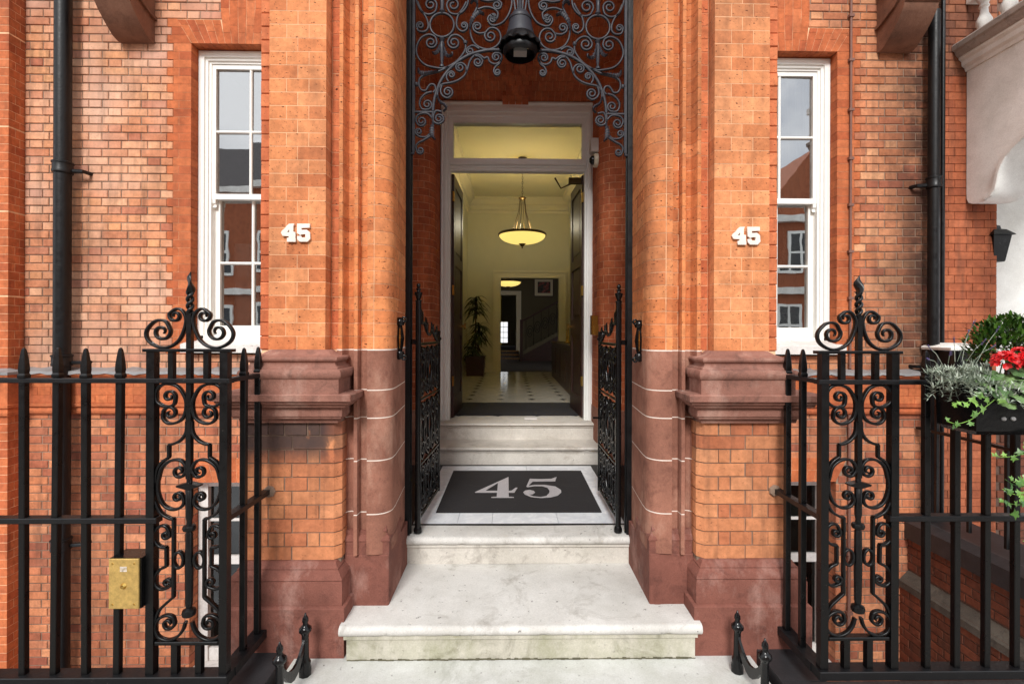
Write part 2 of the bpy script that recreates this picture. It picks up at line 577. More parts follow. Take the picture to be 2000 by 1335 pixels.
def marble(name, col, vein, rough):
    t = NT(name)
    n1 = t.noise(5, 8, 0.7, dist=1.6)
    c = t.mix(1.0, lin(*col), t.ramp(n1, [(0.40, (0.86, 0.87, 0.89, 1)), (0.5, vein), (0.58, (1.04, 1.04, 1.04, 1))]), 'MULTIPLY')
    n2 = t.noise(40, 4, 0.6)
    c = t.mix(0.5, c, t.ramp(n2, [(0.3, (0.9, 0.9, 0.9, 1)), (0.7, (1.05, 1.05, 1.05, 1))]), 'MULTIPLY')
    t.color(c)
    t.rough(rough)
    return t.m
M['marble'] = marble('blue white marble border', (230, 233, 236), (0.93, 0.94, 0.95, 1), 0.35)
M['tile_white'] = marble('polished white floor tile', (206, 200, 186), (0.95, 0.95, 0.95, 1), 0.12)
def glass(name, tint=(1, 1, 1), refl=0.22, edge=0.6):
    t = NT(name)
    t.n.remove(t.b)
    tr = t.n.new('ShaderNodeBsdfTransparent')
    tr.inputs['Color'].default_value = (*tint, 1)
    gl = t.n.new('ShaderNodeBsdfGlossy')
    gl.inputs['Roughness'].default_value = 0.01
    bp = t.n.new('ShaderNodeBump')
    bp.inputs['Strength'].default_value = 0.022
    bp.inputs['Distance'].default_value = 0.02
    t.l.new(t.noise(3.0, 2, 0.5), bp.inputs['Height'])
    t.l.new(bp.outputs[0], gl.inputs['Normal'])
    lw = t.n.new('ShaderNodeLayerWeight')
    lw.inputs['Blend'].default_value = 0.25
    f = t.math('ADD', t.math('MULTIPLY', lw.outputs['Fresnel'], edge), refl)
    f = t.math('MINIMUM', f, 0.95)
    mx = t.n.new('ShaderNodeMixShader')
    t.l.new(f, mx.inputs[0])
    t.l.new(tr.outputs[0], mx.inputs[1])
    t.l.new(gl.outputs[0], mx.inputs[2])
    t.l.new(mx.outputs[0], t.out.inputs['Surface'])
    return t.m
M['glass'] = glass('window glass', (0.62, 0.64, 0.64), 0.46)
M['dark_glass'] = glass('basement glass', (0.4, 0.42, 0.42), 0.05, 0.3)
M['clear_glass'] = glass('fanlight glass', (0.94, 0.94, 0.92), 0.0, 0.05)
def glow(name, col, strength):
    t = NT(name)
    t.color((*col, 1))
    t.b.inputs['Emission Color'].default_value = (*col, 1)
    t.b.inputs['Emission Strength'].default_value = strength
    t.rough(0.4)
    return t.m
def leaf_mat(name, c1, c2, rough=0.45, trans=0.25):
    t = NT(name)
    oi = t.n.new('ShaderNodeObjectInfo')
    at = t.n.new('ShaderNodeAttribute')
    at.attribute_name = 'tone'
    tone = t.math('FRACT', t.math('ADD', at.outputs['Fac'], oi.outputs['Random']))
    c = t.ramp(tone, [(0.0, lin(*c1)), (1.0, lin(*c2))])
    n1 = t.noise(60, 3, 0.5)
    c = t.mix(1.0, c, t.ramp(n1, [(0.3, (0.8,) * 3), (0.7, (1.2,) * 3)]), 'MULTIPLY')
    t.color(c)
    t.rough(rough)
    return t.m

# ------------------------------------------------------------------ measured curves, millimetres (x, z)
OVER=[
( [(-564, 3114), (-562, 3150), (-552, 3206), (-536, 3258), (-509, 3319), (-465, 3379), (-409, 3432), (-338, 3477), (-266, 3501), (-194, 3514), (-122, 3515)] , None ),
( [(-509, 3390), (-545, 3394), (-609, 3409), (-652, 3445), (-673, 3492), (-669, 3540), (-641, 3588), (-593, 3609), (-553, 3594), (-541, 3562)] , (-579, 3557) ),
( [(-509, 3390), (-465, 3403), (-409, 3440), (-370, 3488), (-354, 3528), (-362, 3568), (-386, 3596), (-418, 3609), (-450, 3599), (-470, 3567)] , (-430, 3558) ),
( [(-682, 3867), (-666, 3804), (-638, 3756), (-594, 3739), (-554, 3757), (-542, 3793)] , (-582, 3803) ),
( [(-335, 3872), (-343, 3808), (-371, 3764), (-411, 3743), (-454, 3751), (-474, 3782)] , (-435, 3803) ),
( [(-666, 3820), (-646, 3772), (-614, 3725), (-598, 3681), (-601, 3645), (-625, 3627), (-661, 3632), (-673, 3664)] , (-649, 3666) ),
( [(-351, 3824), (-371, 3784), (-403, 3736), (-414, 3687), (-406, 3652), (-378, 3632), (-350, 3644), (-342, 3668)] , (-364, 3670) ),
( [(-326, 3669), (-324, 3625), (-310, 3577), (-282, 3541), (-234, 3520), (-186, 3522), (-146, 3547), (-126, 3587), (-135, 3631), (-163, 3655), (-199, 3654), (-226, 3626)] , (-193, 3604) ),
( [(-59, 3876), (-55, 3820), (-71, 3756), (-107, 3700), (-155, 3675), (-191, 3678), (-211, 3706)] , (-181, 3715) ),
( [(-275, 3777), (-227, 3792), (-179, 3785), (-147, 3759), (-147, 3731)] , (-172, 3732) ),
( [(-226, 3626), (-266, 3621), (-298, 3637), (-308, 3661)] , (-279, 3664) ),
( [(-235, 3746), (-267, 3755), (-299, 3729), (-321, 3681), (-326, 3649)] , None ),
( [(-323, 3817), (-303, 3837), (-281, 3821), (-283, 3785), (-303, 3745), (-323, 3697)] , None ),
( [(-259, 3841), (-211, 3833), (-155, 3839), (-123, 3819), (-127, 3791)] , (-151, 3805) ),
( [(-266, 3520), (-306, 3541), (-342, 3524), (-350, 3500)] , (-326, 3505) ),
( [(-234, 3458), (-210, 3466), (-198, 3438), (-166, 3423), (-134, 3435), (-118, 3467), (-130, 3491), (-158, 3495)] , (-156, 3468) ),
( [(-122, 3463), (-134, 3427), (-158, 3407), (-171, 3379), (-162, 3355)] , (-148, 3371) ),
( [(-234, 3459), (-266, 3481), (-298, 3475), (-326, 3441), (-341, 3393), (-361, 3348), (-401, 3316), (-449, 3299), (-505, 3287), (-532, 3258)] , None ),
( [(-298, 3475), (-266, 3469), (-244, 3442), (-254, 3414)] , (-275, 3433) ),
( [(-349, 3368), (-351, 3404), (-377, 3426), (-409, 3420)] , (-391, 3398) ),
( [(-465, 3305), (-477, 3327), (-473, 3355), (-449, 3371)] , (-445, 3350) ),
( [(-505, 3287), (-516, 3247), (-504, 3215), (-472, 3199), (-445, 3215)] , (-469, 3238) ),
( [(-532, 3258), (-536, 3214), (-520, 3175), (-492, 3155), (-480, 3135), (-496, 3115)] , None ),
( [(-508, 3109), (-544, 3115), (-561, 3086), (-560, 3046), (-528, 3031), (-500, 3047)] , (-525, 3065) ),
( [(-572, 3238), (-612, 3226), (-644, 3193), (-651, 3157), (-635, 3125), (-600, 3122)] , (-602, 3155) ),
( [(-564, 3234), (-548, 3254), (-556, 3282), (-580, 3286), (-599, 3266), (-612, 3246), (-640, 3249), (-656, 3281), (-652, 3321), (-624, 3345), (-585, 3358), (-521, 3374), (-465, 3403)] , None ),
( [(-660, 3389), (-652, 3363), (-624, 3355), (-585, 3359)] , None ),
( [(-572, 3070), (-596, 3094), (-631, 3098), (-663, 3085), (-675, 3057), (-663, 3025)] , (-639, 3046) ),
( [(-564, 3114), (-568, 3078), (-563, 3030), (-571, 2990), (-567, 2951), (-551, 2931)] , None ),
( [(-583, 2966), (-607, 2946), (-647, 2946), (-672, 2961)] , (-657, 2978) ),
( [(-579, 2954), (-623, 2926), (-659, 2906), (-674, 2882), (-666, 2846)] , (-646, 2857) ),
( [(-513, 3542), (-533, 3502), (-553, 3488), (-569, 3494)] , None ),
( [(-501, 3530), (-483, 3483), (-464, 3471), (-443, 3481), (-442, 3497)] , None ),
]
PANEL=[
((-124, 1676), [(-85, 1684), (-108, 1723), (-153, 1723), (-191, 1680), (-183, 1637), (-139, 1608), (-91, 1608), (-50, 1635), (-26, 1680), (-16, 1730), (-30, 1767), (-58, 1779), (-90, 1758)], (-64, 1748)) ,
((-89, 1387), [(-62, 1382), (-70, 1350), (-107, 1342), (-143, 1363), (-149, 1400), (-131, 1433), (-95, 1443), (-50, 1429), (-20, 1383), (-14, 1342), (-24, 1297), (-52, 1272), (-90, 1266), (-116, 1288), (-115, 1321)], (-85, 1312)) ,
(None, [(-10, 1276), (-14, 1227), (-36, 1194), (-64, 1177), (-90, 1171)], None) ,
(None, [(-90, 1171), (-90, 1115)], None) ,
(None, [(-90, 1115), (-122, 1091), (-143, 1053), (-149, 1004), (-155, 1008), (-155, 948), (-147, 910), (-124, 866), (-87, 843), (-68, 839)], None) ,
(None, [(-68, 839), (-68, 490)], None) ,
(None, [(-68, 490), (-100, 462), (-130, 432), (-145, 395), (-153, 362)], None) ,
((-44, 1052), [(-28, 1030), (-12, 1062), (-36, 1100), (-81, 1100), (-120, 1070), (-135, 1020), (-139, 1000), (-137, 955), (-117, 907), (-80, 883), (-42, 888), (-22, 914), (-32, 948)], (-50, 936)) ,
((-103, 768), [(-85, 776), (-102, 806), (-131, 806), (-153, 776), (-149, 739), (-127, 716), (-100, 712)], None) ,
(None, [(-100, 712), (-99, 628)], None) ,
(None, [(-99, 628), (-130, 612), (-149, 582), (-149, 548), (-123, 526), (-93, 533)], (-96, 554)) ,
((-90, 372), [(-62, 376), (-72, 402), (-104, 408), (-137, 388), (-149, 350), (-133, 313), (-92, 298), (-52, 312), (-26, 342), (-14, 379)], None) ,
]
MAT4= [[(-344, 3960), (-72, 4376), (-68, 3990), (-42, 3999), (-11, 4072), (6, 4072), (-22, 3946), (-68, 3946), (-67, 3848), (-26, 3839), (-26, 3825), (-205, 3826), (-205, 3840), (-163, 3849), (-163, 3947), (-341, 3948)], [(-261, 3994), (-163, 4207), (-162, 3993)]]
MAT5= [[(119, 4320), (215, 4308), (310, 4319), (364, 4374), (339, 4247), (141, 4240), (99, 4121), (153, 4144), (237, 4147), (328, 4103), (366, 4012), (363, 3950), (327, 3875), (265, 3832), (186, 3821), (109, 3844), (62, 3903), (51, 3958), (69, 3998), (106, 4014), (140, 3988), (148, 3945), (126, 3906), (96, 3897), (129, 3856), (187, 3838), (233, 3861), (263, 3935), (270, 3997), (258, 4071), (214, 4114), (151, 4117), (93, 4088), (81, 4101)]]
NUM4= [[(-28, 47), (-2, 48), (-7, 35), (-8, 6), (4, 3), (4, -25), (6, -35), (6, -48), (-39, -48), (-40, -28), (-30, -26), (-30, -19), (-62, -17), (-71, -1), (-66, 10), (-50, 23), (-37, 40)], [(-28, 17), (-27, 2), (-40, 3)]]
NUM5= [[(13, 48), (79, 48), (79, 27), (36, 25), (36, 15), (64, 16), (80, 2), (82, -31), (68, -47), (27, -47), (14, -34), (14, -18), (32, -16), (38, -25), (56, -25), (57, -10), (54, -7), (37, -8), (29, -13), (13, -1)]]

# ------------------------------------------------------------------ bricklaying
BR = {}
def brick_mesh(w, h, d, mat, c=0.004):
    k = (round(w, 3), round(h, 3), d, mat.name, c)
    if k not in BR:
        BR[k] = MB().cbox(-w / 2, w / 2, 0, d, -h / 2, h / 2, c).mesh('brick', mat)
    return BR[k]

def lay(parent, items, mat, origin, rz=0.0, depth=0.04, limit=300, prefer=None, jit=0.0018, chamfer=0.004, name='brick'):
    """items: (u0, u1, z0, z1) along the wall; the preferred ones become objects, the rest one part of kind stuff"""
    if not items:
        return 0
    order = sorted(items, key=(lambda q: (not prefer(q), 0)) if prefer else (lambda q: 0))
    M4 = Matrix.Translation(Vector(origin)) @ Matrix.Rotation(rz, 4, 'Z')
    own = order[:limit]
    if prefer:
        own = [q for q in own if prefer(q)]
    rest = order[len(own):]
    for u0, u1, z0, z1 in own:
        me = brick_mesh(u1 - u0, z1 - z0, depth, mat, chamfer)
        o = bpy.data.objects.new(name, me)
        COL.objects.link(o)
        p = M4 @ Vector(((u0 + u1) / 2, random.uniform(-jit, jit), (z0 + z1) / 2))
        o.location = p
        jr = min(1.0, jit / 0.0018)
        o.rotation_euler = (random.uniform(-0.006, 0.006) * jr, random.uniform(-0.004, 0.004) * jr, rz + random.uniform(-0.006, 0.006) * jr)
        o.parent = parent
    if rest:
        mb = MB()
        for u0, u1, z0, z1 in rest:
            n = len(mb.f)
            j = random.uniform(-jit, jit)
            k = len(mb.v)
            mb.cbox(u0, u1, j, depth, z0, z1, chamfer)
            for i in range(k, len(mb.v)):
                mb.v[i] = tuple(M4 @ Vector(mb.v[i]))
            mb.tone += [random.random()] * (len(mb.f) - n)
        stuff(put('brickwork', mb.mesh('brickwork', mat), parent))
    return len(own)

def flemish(u0, u1, row, S=0.225, H=0.108, j=0.009, anchor=0.0):
    """one course of stretchers and headers between u0 and u1"""
    P = S + H + 2 * j
    a = anchor + (row % 2) * P / 2
    a += math.floor((u0 - a) / P) * P
    out = []
    while a < u1:
        for w in (S, H):
            b0, b1 = max(a, u0), min(a + w, u1)
            if b1 - b0 > 0.03:
                out.append((b0, b1))
            elif b1 - b0 > 0 and out and b0 > u0 + 0.05:
                out[-1] = (out[-1][0], b1)
            a += w + j
    return out

def mould(x0, x1, yf, yb, prof, sides='lr'):
    """profile (projection, z) run round the front and the sides of a block, mitred"""
    rows = []
    for off, z in prof:
        ol = off if 'l' in sides else 0.0
        orr = off if 'r' in sides else 0.0
        rows.append([(x0 - ol, yb, z), (x0 - ol, yf - off, z), (x1 + orr, yf - off, z), (x1 + orr, yb, z)])
    return MB().quad_grid(rows, closed_u=True, caps=True)

def offset_poly(poly, d):
    """push a plan polyline back into the wall by d, vertex by vertex"""
    out = []
    n = len(poly)
    for i, (x, y) in enumerate(poly):
        ns = []
        for a, b in ((i - 1, i), (i, i + 1)):
            if a < 0 or b >= n:
                continue
            tx, ty = poly[b][0] - poly[a][0], poly[b][1] - poly[a][1]
            L = math.hypot(tx, ty)
            if L > 1e-9:
                ns.append((ty / L, -tx / L))
        if len(ns) == 2:
            mx_, my_ = ns[0][0] + ns[1][0], ns[0][1] + ns[1][1]
            L = math.hypot(mx_, my_)
            if L > 1e-6:
                mx_, my_ = mx_ / L, my_ / L
                k = 1 / max(0.5, mx_ * ns[0][0] + my_ * ns[0][1])
                out.append((x + mx_ * d * k, y + my_ * d * k))
                continue
        out.append((x + ns[0][0] * d, y + ns[0][1] * d))
    return out

def prof_piece(poly, h, off=0.012, sx=1.0, mirror=1.0):
    """brick or stone whose face follows the plan polyline poly [(x, y)], height h; back face pushed by off"""
    mb = MB()
    front = [(mirror * x, y) for x, y in poly]
    back = [(mirror * x, y) for x, y in offset_poly(poly, off)]
    n = len(poly)
    for z in (0, h):
        mb.v += [(x, y, z) for x, y in front] + [(x, y, z) for x, y in back]
    F0, B0, F1, B1 = 0, n, 2 * n, 3 * n
    for i in range(n - 1):
        mb.f += [(F0 + i, F0 + i + 1, F1 + i + 1, F1 + i), (B0 + i, B1 + i, B1 + i + 1, B0 + i + 1),
                 (F1 + i, F1 + i + 1, B1 + i + 1, B1 + i), (F0 + i, B0 + i, B0 + i + 1, F0 + i + 1)]
    mb.f += [(F0, F1, B1, B0), (F0 + n - 1, B0 + n - 1, B1 + n - 1, F1 + n - 1)]
    return mb

def cut_poly(poly, s0, s1):
    """part of the polyline between arc lengths s0 and s1"""
    out, s = [], 0.0
    for (ax, ay), (bx, by) in zip(poly, poly[1:]):
        L = math.hypot(bx - ax, by - ay)
        if L < 1e-9:
            continue
        a, b = max(s0, s), min(s1, s + L)
        if b > a + 1e-6:
            p = lambda q: (ax + (bx - ax) * (q - s) / L, ay + (by - ay) * (q - s) / L)
            if not out:
                out.append(p(a))
            out.append(p(b))
        s += L
    return out

def arc_of(poly, test):
    """arc length of the first vertex for which test is true"""
    s = 0.0
    for i, p in enumerate(poly):
        if i:
            s += math.hypot(p[0] - poly[i - 1][0], p[1] - poly[i - 1][1])
        if test(p):
            return s
    return s

def length_of(poly):
    return sum(math.hypot(b[0] - a[0], b[1] - a[1]) for a, b in zip(poly, poly[1:]))

# ------------------------------------------------------------------ ground
pv = MB().box(-40, 40, -3.2, 2.02, -0.30, -0.02).build('pavement', plain('pavement flags', lin(150, 146, 138), 0.9, 0.2, 6, 0.4, 0.004))
structure(pv)
structure(MB().box(-40, 40, -9.2, -3.2, -0.5, -0.14).build('road', plain('asphalt', (0.05, 0.05, 0.052), 0.9, 0.3, 40, 0.5, 0.005)))
structure(MB().box(-40, 40, -13.9, -9.2, -0.30, -0.02).build('far_pavement', plain('far flags', lin(150, 146, 138), 0.9, 0.2, 6, 0.4, 0.004)))
structure(MB().box(-8.0, 4.3, 2.3, 4.8, -2.5, -2.3).build('basement_floor', plain('area flags', lin(110, 104, 98), 0.9, 0.2, 6, 0.4, 0.004)))
land = structure(MB().box(-1.16, 1.20, 1.90, 2.62, -0.28, 0.0).build('landing', M['landing']))

# entrance steps
st = thing('entrance_steps', 'pale worn stone steps rising from the landing up to the open door', 'steps', (0, 2.47, 0))
def tread(name, x0, x1, y0, y1, ztop, th, nose, mat):
    r = th / 2
    prof = []
    for k in range(7):
        a = R(-90) - R(180) * k / 6
        prof.append((y0 + r + math.cos(a) * r * 0.9, ztop - r + math.sin(a) * r))
    prof += [(y1, ztop), (y1, ztop - th)]
    rows = []
    rt = random.Random(int(ztop * 1000))
    chips = [(rt.uniform(x0, x1), rt.uniform(0.012, 0.05), rt.uniform(0.002, 0.009)) for _ in range(9)]
    n = 110
    for i in range(n + 1):
        x = x0 + (x1 - x0) * i / n
        dent = sum(dp * max(0, 1 - abs(x - c) / w) for c, w, dp in chips) + rt.uniform(0, 0.0012)
        sag = 0.004 * math.exp(-((x - 0.0) / 0.45) ** 2)
        rows.append([(x, yy + (dent if k < 7 else 0), zz - (sag if 3 <= k < 8 else 0) - (dent * 0.4 if 3 <= k < 7 else 0)) for k, (yy, zz) in enumerate(prof)])
    return MB().quad_grid(rows, closed_u=True, caps=True).build(name, mat, st, smooth=True, angle=40)
tread('tread', -0.92, 0.935, 2.452, 3.145, 0.185, 0.055, 0.03, M['step'])
MB().box(-0.888, 0.905, 2.485, 2.60, -0.01, 0.1305).build('riser', M['riser_green'], st)
MB().box(-0.90, 0.915, 2.474, 2.50, 0.112, 0.1302).build('nosing_bead', M['riser_green'], st)
tread('tread', -0.735, 0.752, 3.098, 3.30, 0.366, 0.056, 0.03, M['step'])
MB().box(-0.722, 0.742, 3.13, 3.29, 0.184, 0.3095).build('riser', M['riser'], st)
MB().box(-0.728, 0.747, 3.118, 3.15, 0.296, 0.3098).build('nosing_bead', M['riser'], st)
MB().box(-0.735, 0.752, 3.3, 3.322, 0.2, 0.368).build('threshold_bar', M['pipe'], st)
tread('tread', -0.842, 0.846, 4.79, 5.22, 0.541, 0.034, 0.02, M['upper_step'])
MB().box(-0.836, 0.84, 4.83, 5.1, 0.36, 0.5068).build('riser', M['upper_step'], st)
MB().box(-0.839, 0.843, 4.818, 4.85, 0.489, 0.5072).build('nosing_bead', M['upper_step'], st)
tread('tread', -0.842, 0.846, 5.14, 5.62, 0.715, 0.028, 0.02, M['upper_step'])
MB().box(-0.836, 0.84, 5.18, 5.5, 0.53, 0.6868).build('riser', M['upper_step'], st)
MB().box(-0.839, 0.843, 5.168, 5.2, 0.668, 0.6872).build('nosing_bead', M['upper_step'], st)
ms = MB()
for k in range(90):
    x = -0.885 + k * 0.0199
    ms.box(x, x + 0.0205, 2.4835 - random.uniform(0.001, 0.006), 2.50, -0.004, random.uniform(0.002, 0.009))
stuff(ms.build('moss_line', plain('damp moss', lin(92, 88, 70), 0.95, 0.3, 30, 0.4), st))
MB().box(0.10, 0.24, 5.37, 5.45, 0.7145, 0.732).build('door_stop', M['white_worn'], st)
# porch floor: dark edge, marble border stones round the mat well
MB().box(-1.14, 1.16, 3.322, 5.3, 0.20, 0.356).build('floor_bed', plain('dark slate edge', lin(40, 40, 42), 0.5, 0.2, 20, 0.1), st)
bx = [-0.722, -0.42, -0.18, 0.28, 0.738]
for a, b in zip(bx, bx[1:]):
    MB().cbox(a + 0.0012, b - 0.0012, 3.324, 3.523, 0.30, 0.3665, 0.001).build('border_stone', M['marble'], st)
for a, b in zip([-0.722, 0.10], [0.10, 0.738]):
    MB().cbox(a + 0.0012, b - 0.0012, 4.586, 4.765, 0.30, 0.3665, 0.001).build('border_stone', M['marble'], st)
for y0, y1 in ((3.525, 4.06), (4.062, 4.584)):
    MB().box(-0.722, -0.597, y0, y1, 0.30, 0.3668).build('border_stone', M['marble'], st)
    MB().box(0.617, 0.738, y0, y1, 0.30, 0.3668).build('border_stone', M['marble'], st)

# ------------------------------------------------------------------ the house
house = thing('brick_house', 'orange red brick house with white sash windows either side of its open porch', 'building', (0, 4.44, 0))
WY, PITCH = 4.44, 0.0742
WC, WH = 2.511, 0.455                        # window centre and half width
Z_ARCH, Z_ATOP, Z_SILL, Z_LEAD, Z_STR = 4.295, 4.512, 1.487, 1.33, 0.93
Z_BW = 0.306                                  # head of the basement window

def wall_side(s, xe, stock, soot):
    """front wall on side s (-1 left, +1 right) from the porch out to |x| = xe; u is measured outward"""
    def wbox(a, b, y0, y1, z0, z1, mb):
        mb.box(min(s * a, s * b), max(s * a, s * b), y0, y1, z0, z1)
    back = MB()
    y0, y1 = WY + 0.008, WY + 0.34
    w0, w1 = WC - WH, WC + WH
    b0, b1 = WC - WH, WC + WH
    wbox(1.2, w0 - 0.008, y0, y1, -2.4, 5.4, back)
    wbox(w1 + 0.008, xe, y0, y1, -2.4, 5.4, back)
    wbox(w0 - 0.008, w1 + 0.008, y0, y1, Z_ARCH + 0.008, 5.4, back)
    wbox(w0 - 0.008, w1 + 0.008, y0, y1, Z_BW + 0.008, Z_SILL - 0.02, back)
    wbox(w0 - 0.008, w1 + 0.008, y0, y1, -2.4, -1.45, back)
    wall = back.build('wall', M['mortar'], house)
    lime = MB()
    wbox(w1 + 0.008, w1 + 0.162, WY + 0.0015, WY + 0.02, Z_SILL, Z_ARCH + 0.005, lime)
    wbox(w0 - 0.162, w0 - 0.008, WY + 0.0015, WY + 0.02, Z_SILL, Z_ARCH + 0.005, lime)
    wbox(w0 - 0.18, w1 + 0.18, WY + 0.0015, WY + 0.02, Z_ARCH + 0.005, Z_ATOP + 0.003, lime)
    wbox(WC - 0.185, WC + 0.185, WY + 0.0015, WY + 0.02, Z_ATOP + 0.003, 5.4, lime)
    lime.prism([(s * (w0 - 0.002), Z_BW + 0.008), (s * (w1 + 0.002), Z_BW + 0.008), (s * (w1 + 0.112), 0.53), (s * (w0 - 0.112), 0.53)], 'y', WY + 0.0015, WY + 0.02)
    put('lime_bed', lime.mesh('lime_bed', M['lime']), house)
    st_items, rub, low, skew = [], [], [], []
    row = 0
    z = Z_ARCH - PITCH * 90
    row = -90
    while z < 5.35:
        za, zb = z + 0.0045, z + PITCH - 0.0045
        zm = (za + zb) / 2
        segs = [(1.39, xe)]
        def sub(a, b):
            nonlocal segs
            out = []
            for p, q in segs:
                if b <= p or a >= q:
                    out.append((p, q))
                    continue
                if a > p:
                    out.append((p, a))
                if b < q:
                    out.append((b, q))
            segs = out
        skip = Z_STR - 0.005 < zm < Z_LEAD - 0.0
        if not skip:
            if Z_SILL < zm < Z_ATOP:
                q = 0.163 if row % 2 else 0.218
                if zm < Z_ARCH:
                    sub(w0 - q, w1 + q)
                    for a, b in ((w1 + 0.0015, w1 + q - 0.0015), (w0 - q + 0.0015, w0 - 0.0015)):
                        if row % 2:
                            rub.append((a, b, z + 0.0015, z + PITCH - 0.0015))
                        else:
                            m = a + (0.11 if s * 1 > 0 else 0.11)
                            rub.append((a, m - 0.0015, z + 0.0015, z + PITCH - 0.0015))
                            rub.append((m + 0.0015, b, z + 0.0015, z + PITCH - 0.0015))
                else:
                    k = 0.13 * (zm - Z_ARCH) / (Z_ATOP - Z_ARCH)
                    e = max(q, 0.13 + 0.05)
                    sub(w0 - e, w1 + e)
                    ka, kb = (0.13 * (min(q_, Z_ATOP) - Z_ARCH) / (Z_ATOP - Z_ARCH) for q_ in (z, z + PITCH))
                    za_, zb_ = z + 0.0015, min(z + PITCH, Z_ATOP + 0.01) - 0.0015
                    for c_, sg in ((w1, 1), (w0, -1)):
                        poly = [(s * (c_ + sg * (ka + 0.002)), za_), (s * (c_ + sg * (e - 0.002)), za_), (s * (c_ + sg * (e - 0.002)), zb_), (s * (c_ + sg * (kb + 0.002)), zb_)]
                        skew.append(poly)
            elif zm > Z_ATOP:
                sub(WC - 0.185, WC + 0.185)
            elif zm < Z_BW + 0.01 and zm > -1.45:
                sub(b0, b1)
            elif Z_BW < zm < 0.53:
                kk = 0.11 * (zm + 0.03 - Z_BW) / 0.224
                sub(b0 - kk, b1 + kk)
            for p, q in segs:
                if q - p < 0.03:
                    continue
                for a, b in flemish(p + 0.004, q - 0.004, row, anchor=0.03):
                    (low if zm < Z_STR else st_items).append((a, b, za, zb))
        z += PITCH
        row += 1
    mir = (lambda it: [(-b, -a, c, d) for a, b, c, d in it]) if s < 0 else (lambda it: it)
    seen = (lambda q: 2.9 < abs(q[0]) and q[2] < 4.93 and q[2] > 1.33)
    lay(wall, mir(st_items), M['stock_soot'] if soot else M['stock'], (0, WY, 0), depth=0.05, limit=290, prefer=seen)
    lay(wall, mir(rub), M['red'], (0, WY - 0.001, 0), depth=0.13, limit=120, prefer=lambda q: (abs(q[0]) > WC or abs(q[1]) > WC + 0.2), jit=0.0004, chamfer=0.0006)
    lay(wall, mir(low), M['stock_low'], (0, WY, 0), depth=0.12, limit=300, prefer=lambda q: abs(q[0]) > 2.1 and q[2] > -1.2)
    for poly in skew:
        MB().prism(poly, 'y', WY - 0.001, WY + 0.05).build('brick', M['red'], wall)
    # gauged flat arches: window with a tall key, basement window
    for zb, zt, hw, sk, n, key in ((Z_ARCH, Z_ATOP, WH, 0.13, 15, True), (Z_BW, 0.53, WH, 0.11, 13, False)):
        for i in range(n):
            a0, a1 = -1 + 2 * i / n, -1 + 2 * (i + 1) / n
            g = 0.0016
            zz = zt
            tall = key and abs((a0 + a1) / 2) < 0.30
            kt = (5.35 - zb) / (zt - zb) if tall else 1.0
            zz = 5.35 if tall else zt
            def X(a, z):
                f = (z - zb) / (zt - zb)
                if tall:
                    f = min(f, 1.0)
                return a * (hw + sk * f)
            cuts = [zb] + ([zb + 0.11 if i % 2 else zb + 0.17] if not tall else [zb + (0.10 if i % 2 else 0.17) + 0.225 * k for k in range(5)]) + [zz]
            for c0, c1 in zip(cuts, cuts[1:]):
                poly = [(X(a0, c0) + g, c0 + g), (X(a1, c0) - g, c0 + g), (X(a1, c1) - g, c1 - g), (X(a0, c1) + g, c1 - g)]
                poly = [(s * (WC + x), zq) for x, zq in poly]
                MB().prism(poly, 'y', WY - 0.001 + random.uniform(-0.0004, 0.0004), WY + 0.13).build('voussoir', M['red'], wall)
    # string course: lead flashing, two moulded courses, plain courses, roll and base
    sc = MB()
    a, b = (1.39, xe)
    X0, X1 = min(s * a, s * b), max(s * a, s * b)
    prof = [(WY, 0.93), (WY - 0.02, 0.932), (WY - 0.034, 0.945), (WY - 0.04, 0.965), (WY - 0.03, 0.982), (WY - 0.028, 1.0), (WY - 0.05, 1.005), (WY - 0.055, 1.03), (WY - 0.055, 1.034), (WY - 0.045, 1.036),
            (WY - 0.045, 1.25), (WY - 0.055, 1.254), (WY - 0.07, 1.262), (WY - 0.085, 1.28), (WY - 0.10, 1.285), (WY - 0.105, 1.315), (WY, 1.32)]
    put('string_course', MB().prism(prof, 'x', X0, X1).mesh('string_course', M['red'], True, 30), house)
    it = []
    for r in range(3):
        zc = 1.038 + r * 0.0703
        for p, q in flemish(a, b, r, 0.225, 0.108, 0.003, 0.05):
            it.append((p, q, zc, zc + 0.0673))
    lay(wall, mir(it), M['red'], (0, WY - 0.048, 0), depth=0.03, limit=70, prefer=lambda q: abs(q[0]) > 2.1, jit=0.0006, chamfer=0.0015)
    lead = MB()
    rows = []
    n = 60
    for i in range(n + 1):
        x = X0 + (X1 - X0) * i / n
        wv = 0.006 * math.sin(i * 1.7) + 0.004 * math.sin(i * 4.1)
        rows.append([(x, WY - 0.002, 1.352 + wv), (x, WY - 0.112, 1.325 + wv * 0.4), (x, WY - 0.116, 1.300 + wv), (x, WY - 0.110, 1.301 + wv), (x, WY - 0.106, 1.318 + wv * 0.4), (x, WY + 0.002, 1.345)])
    lead.quad_grid(rows, closed_u=True, caps=True)
    put('lead_flashing', lead.mesh('lead_flashing', M['lead'], True, 50), house)
    return wall

wall_l = wall_side(-1, 4.456, M['stock'], False)
wall_r = wall_side(1, 3.955, M['stock'], True)

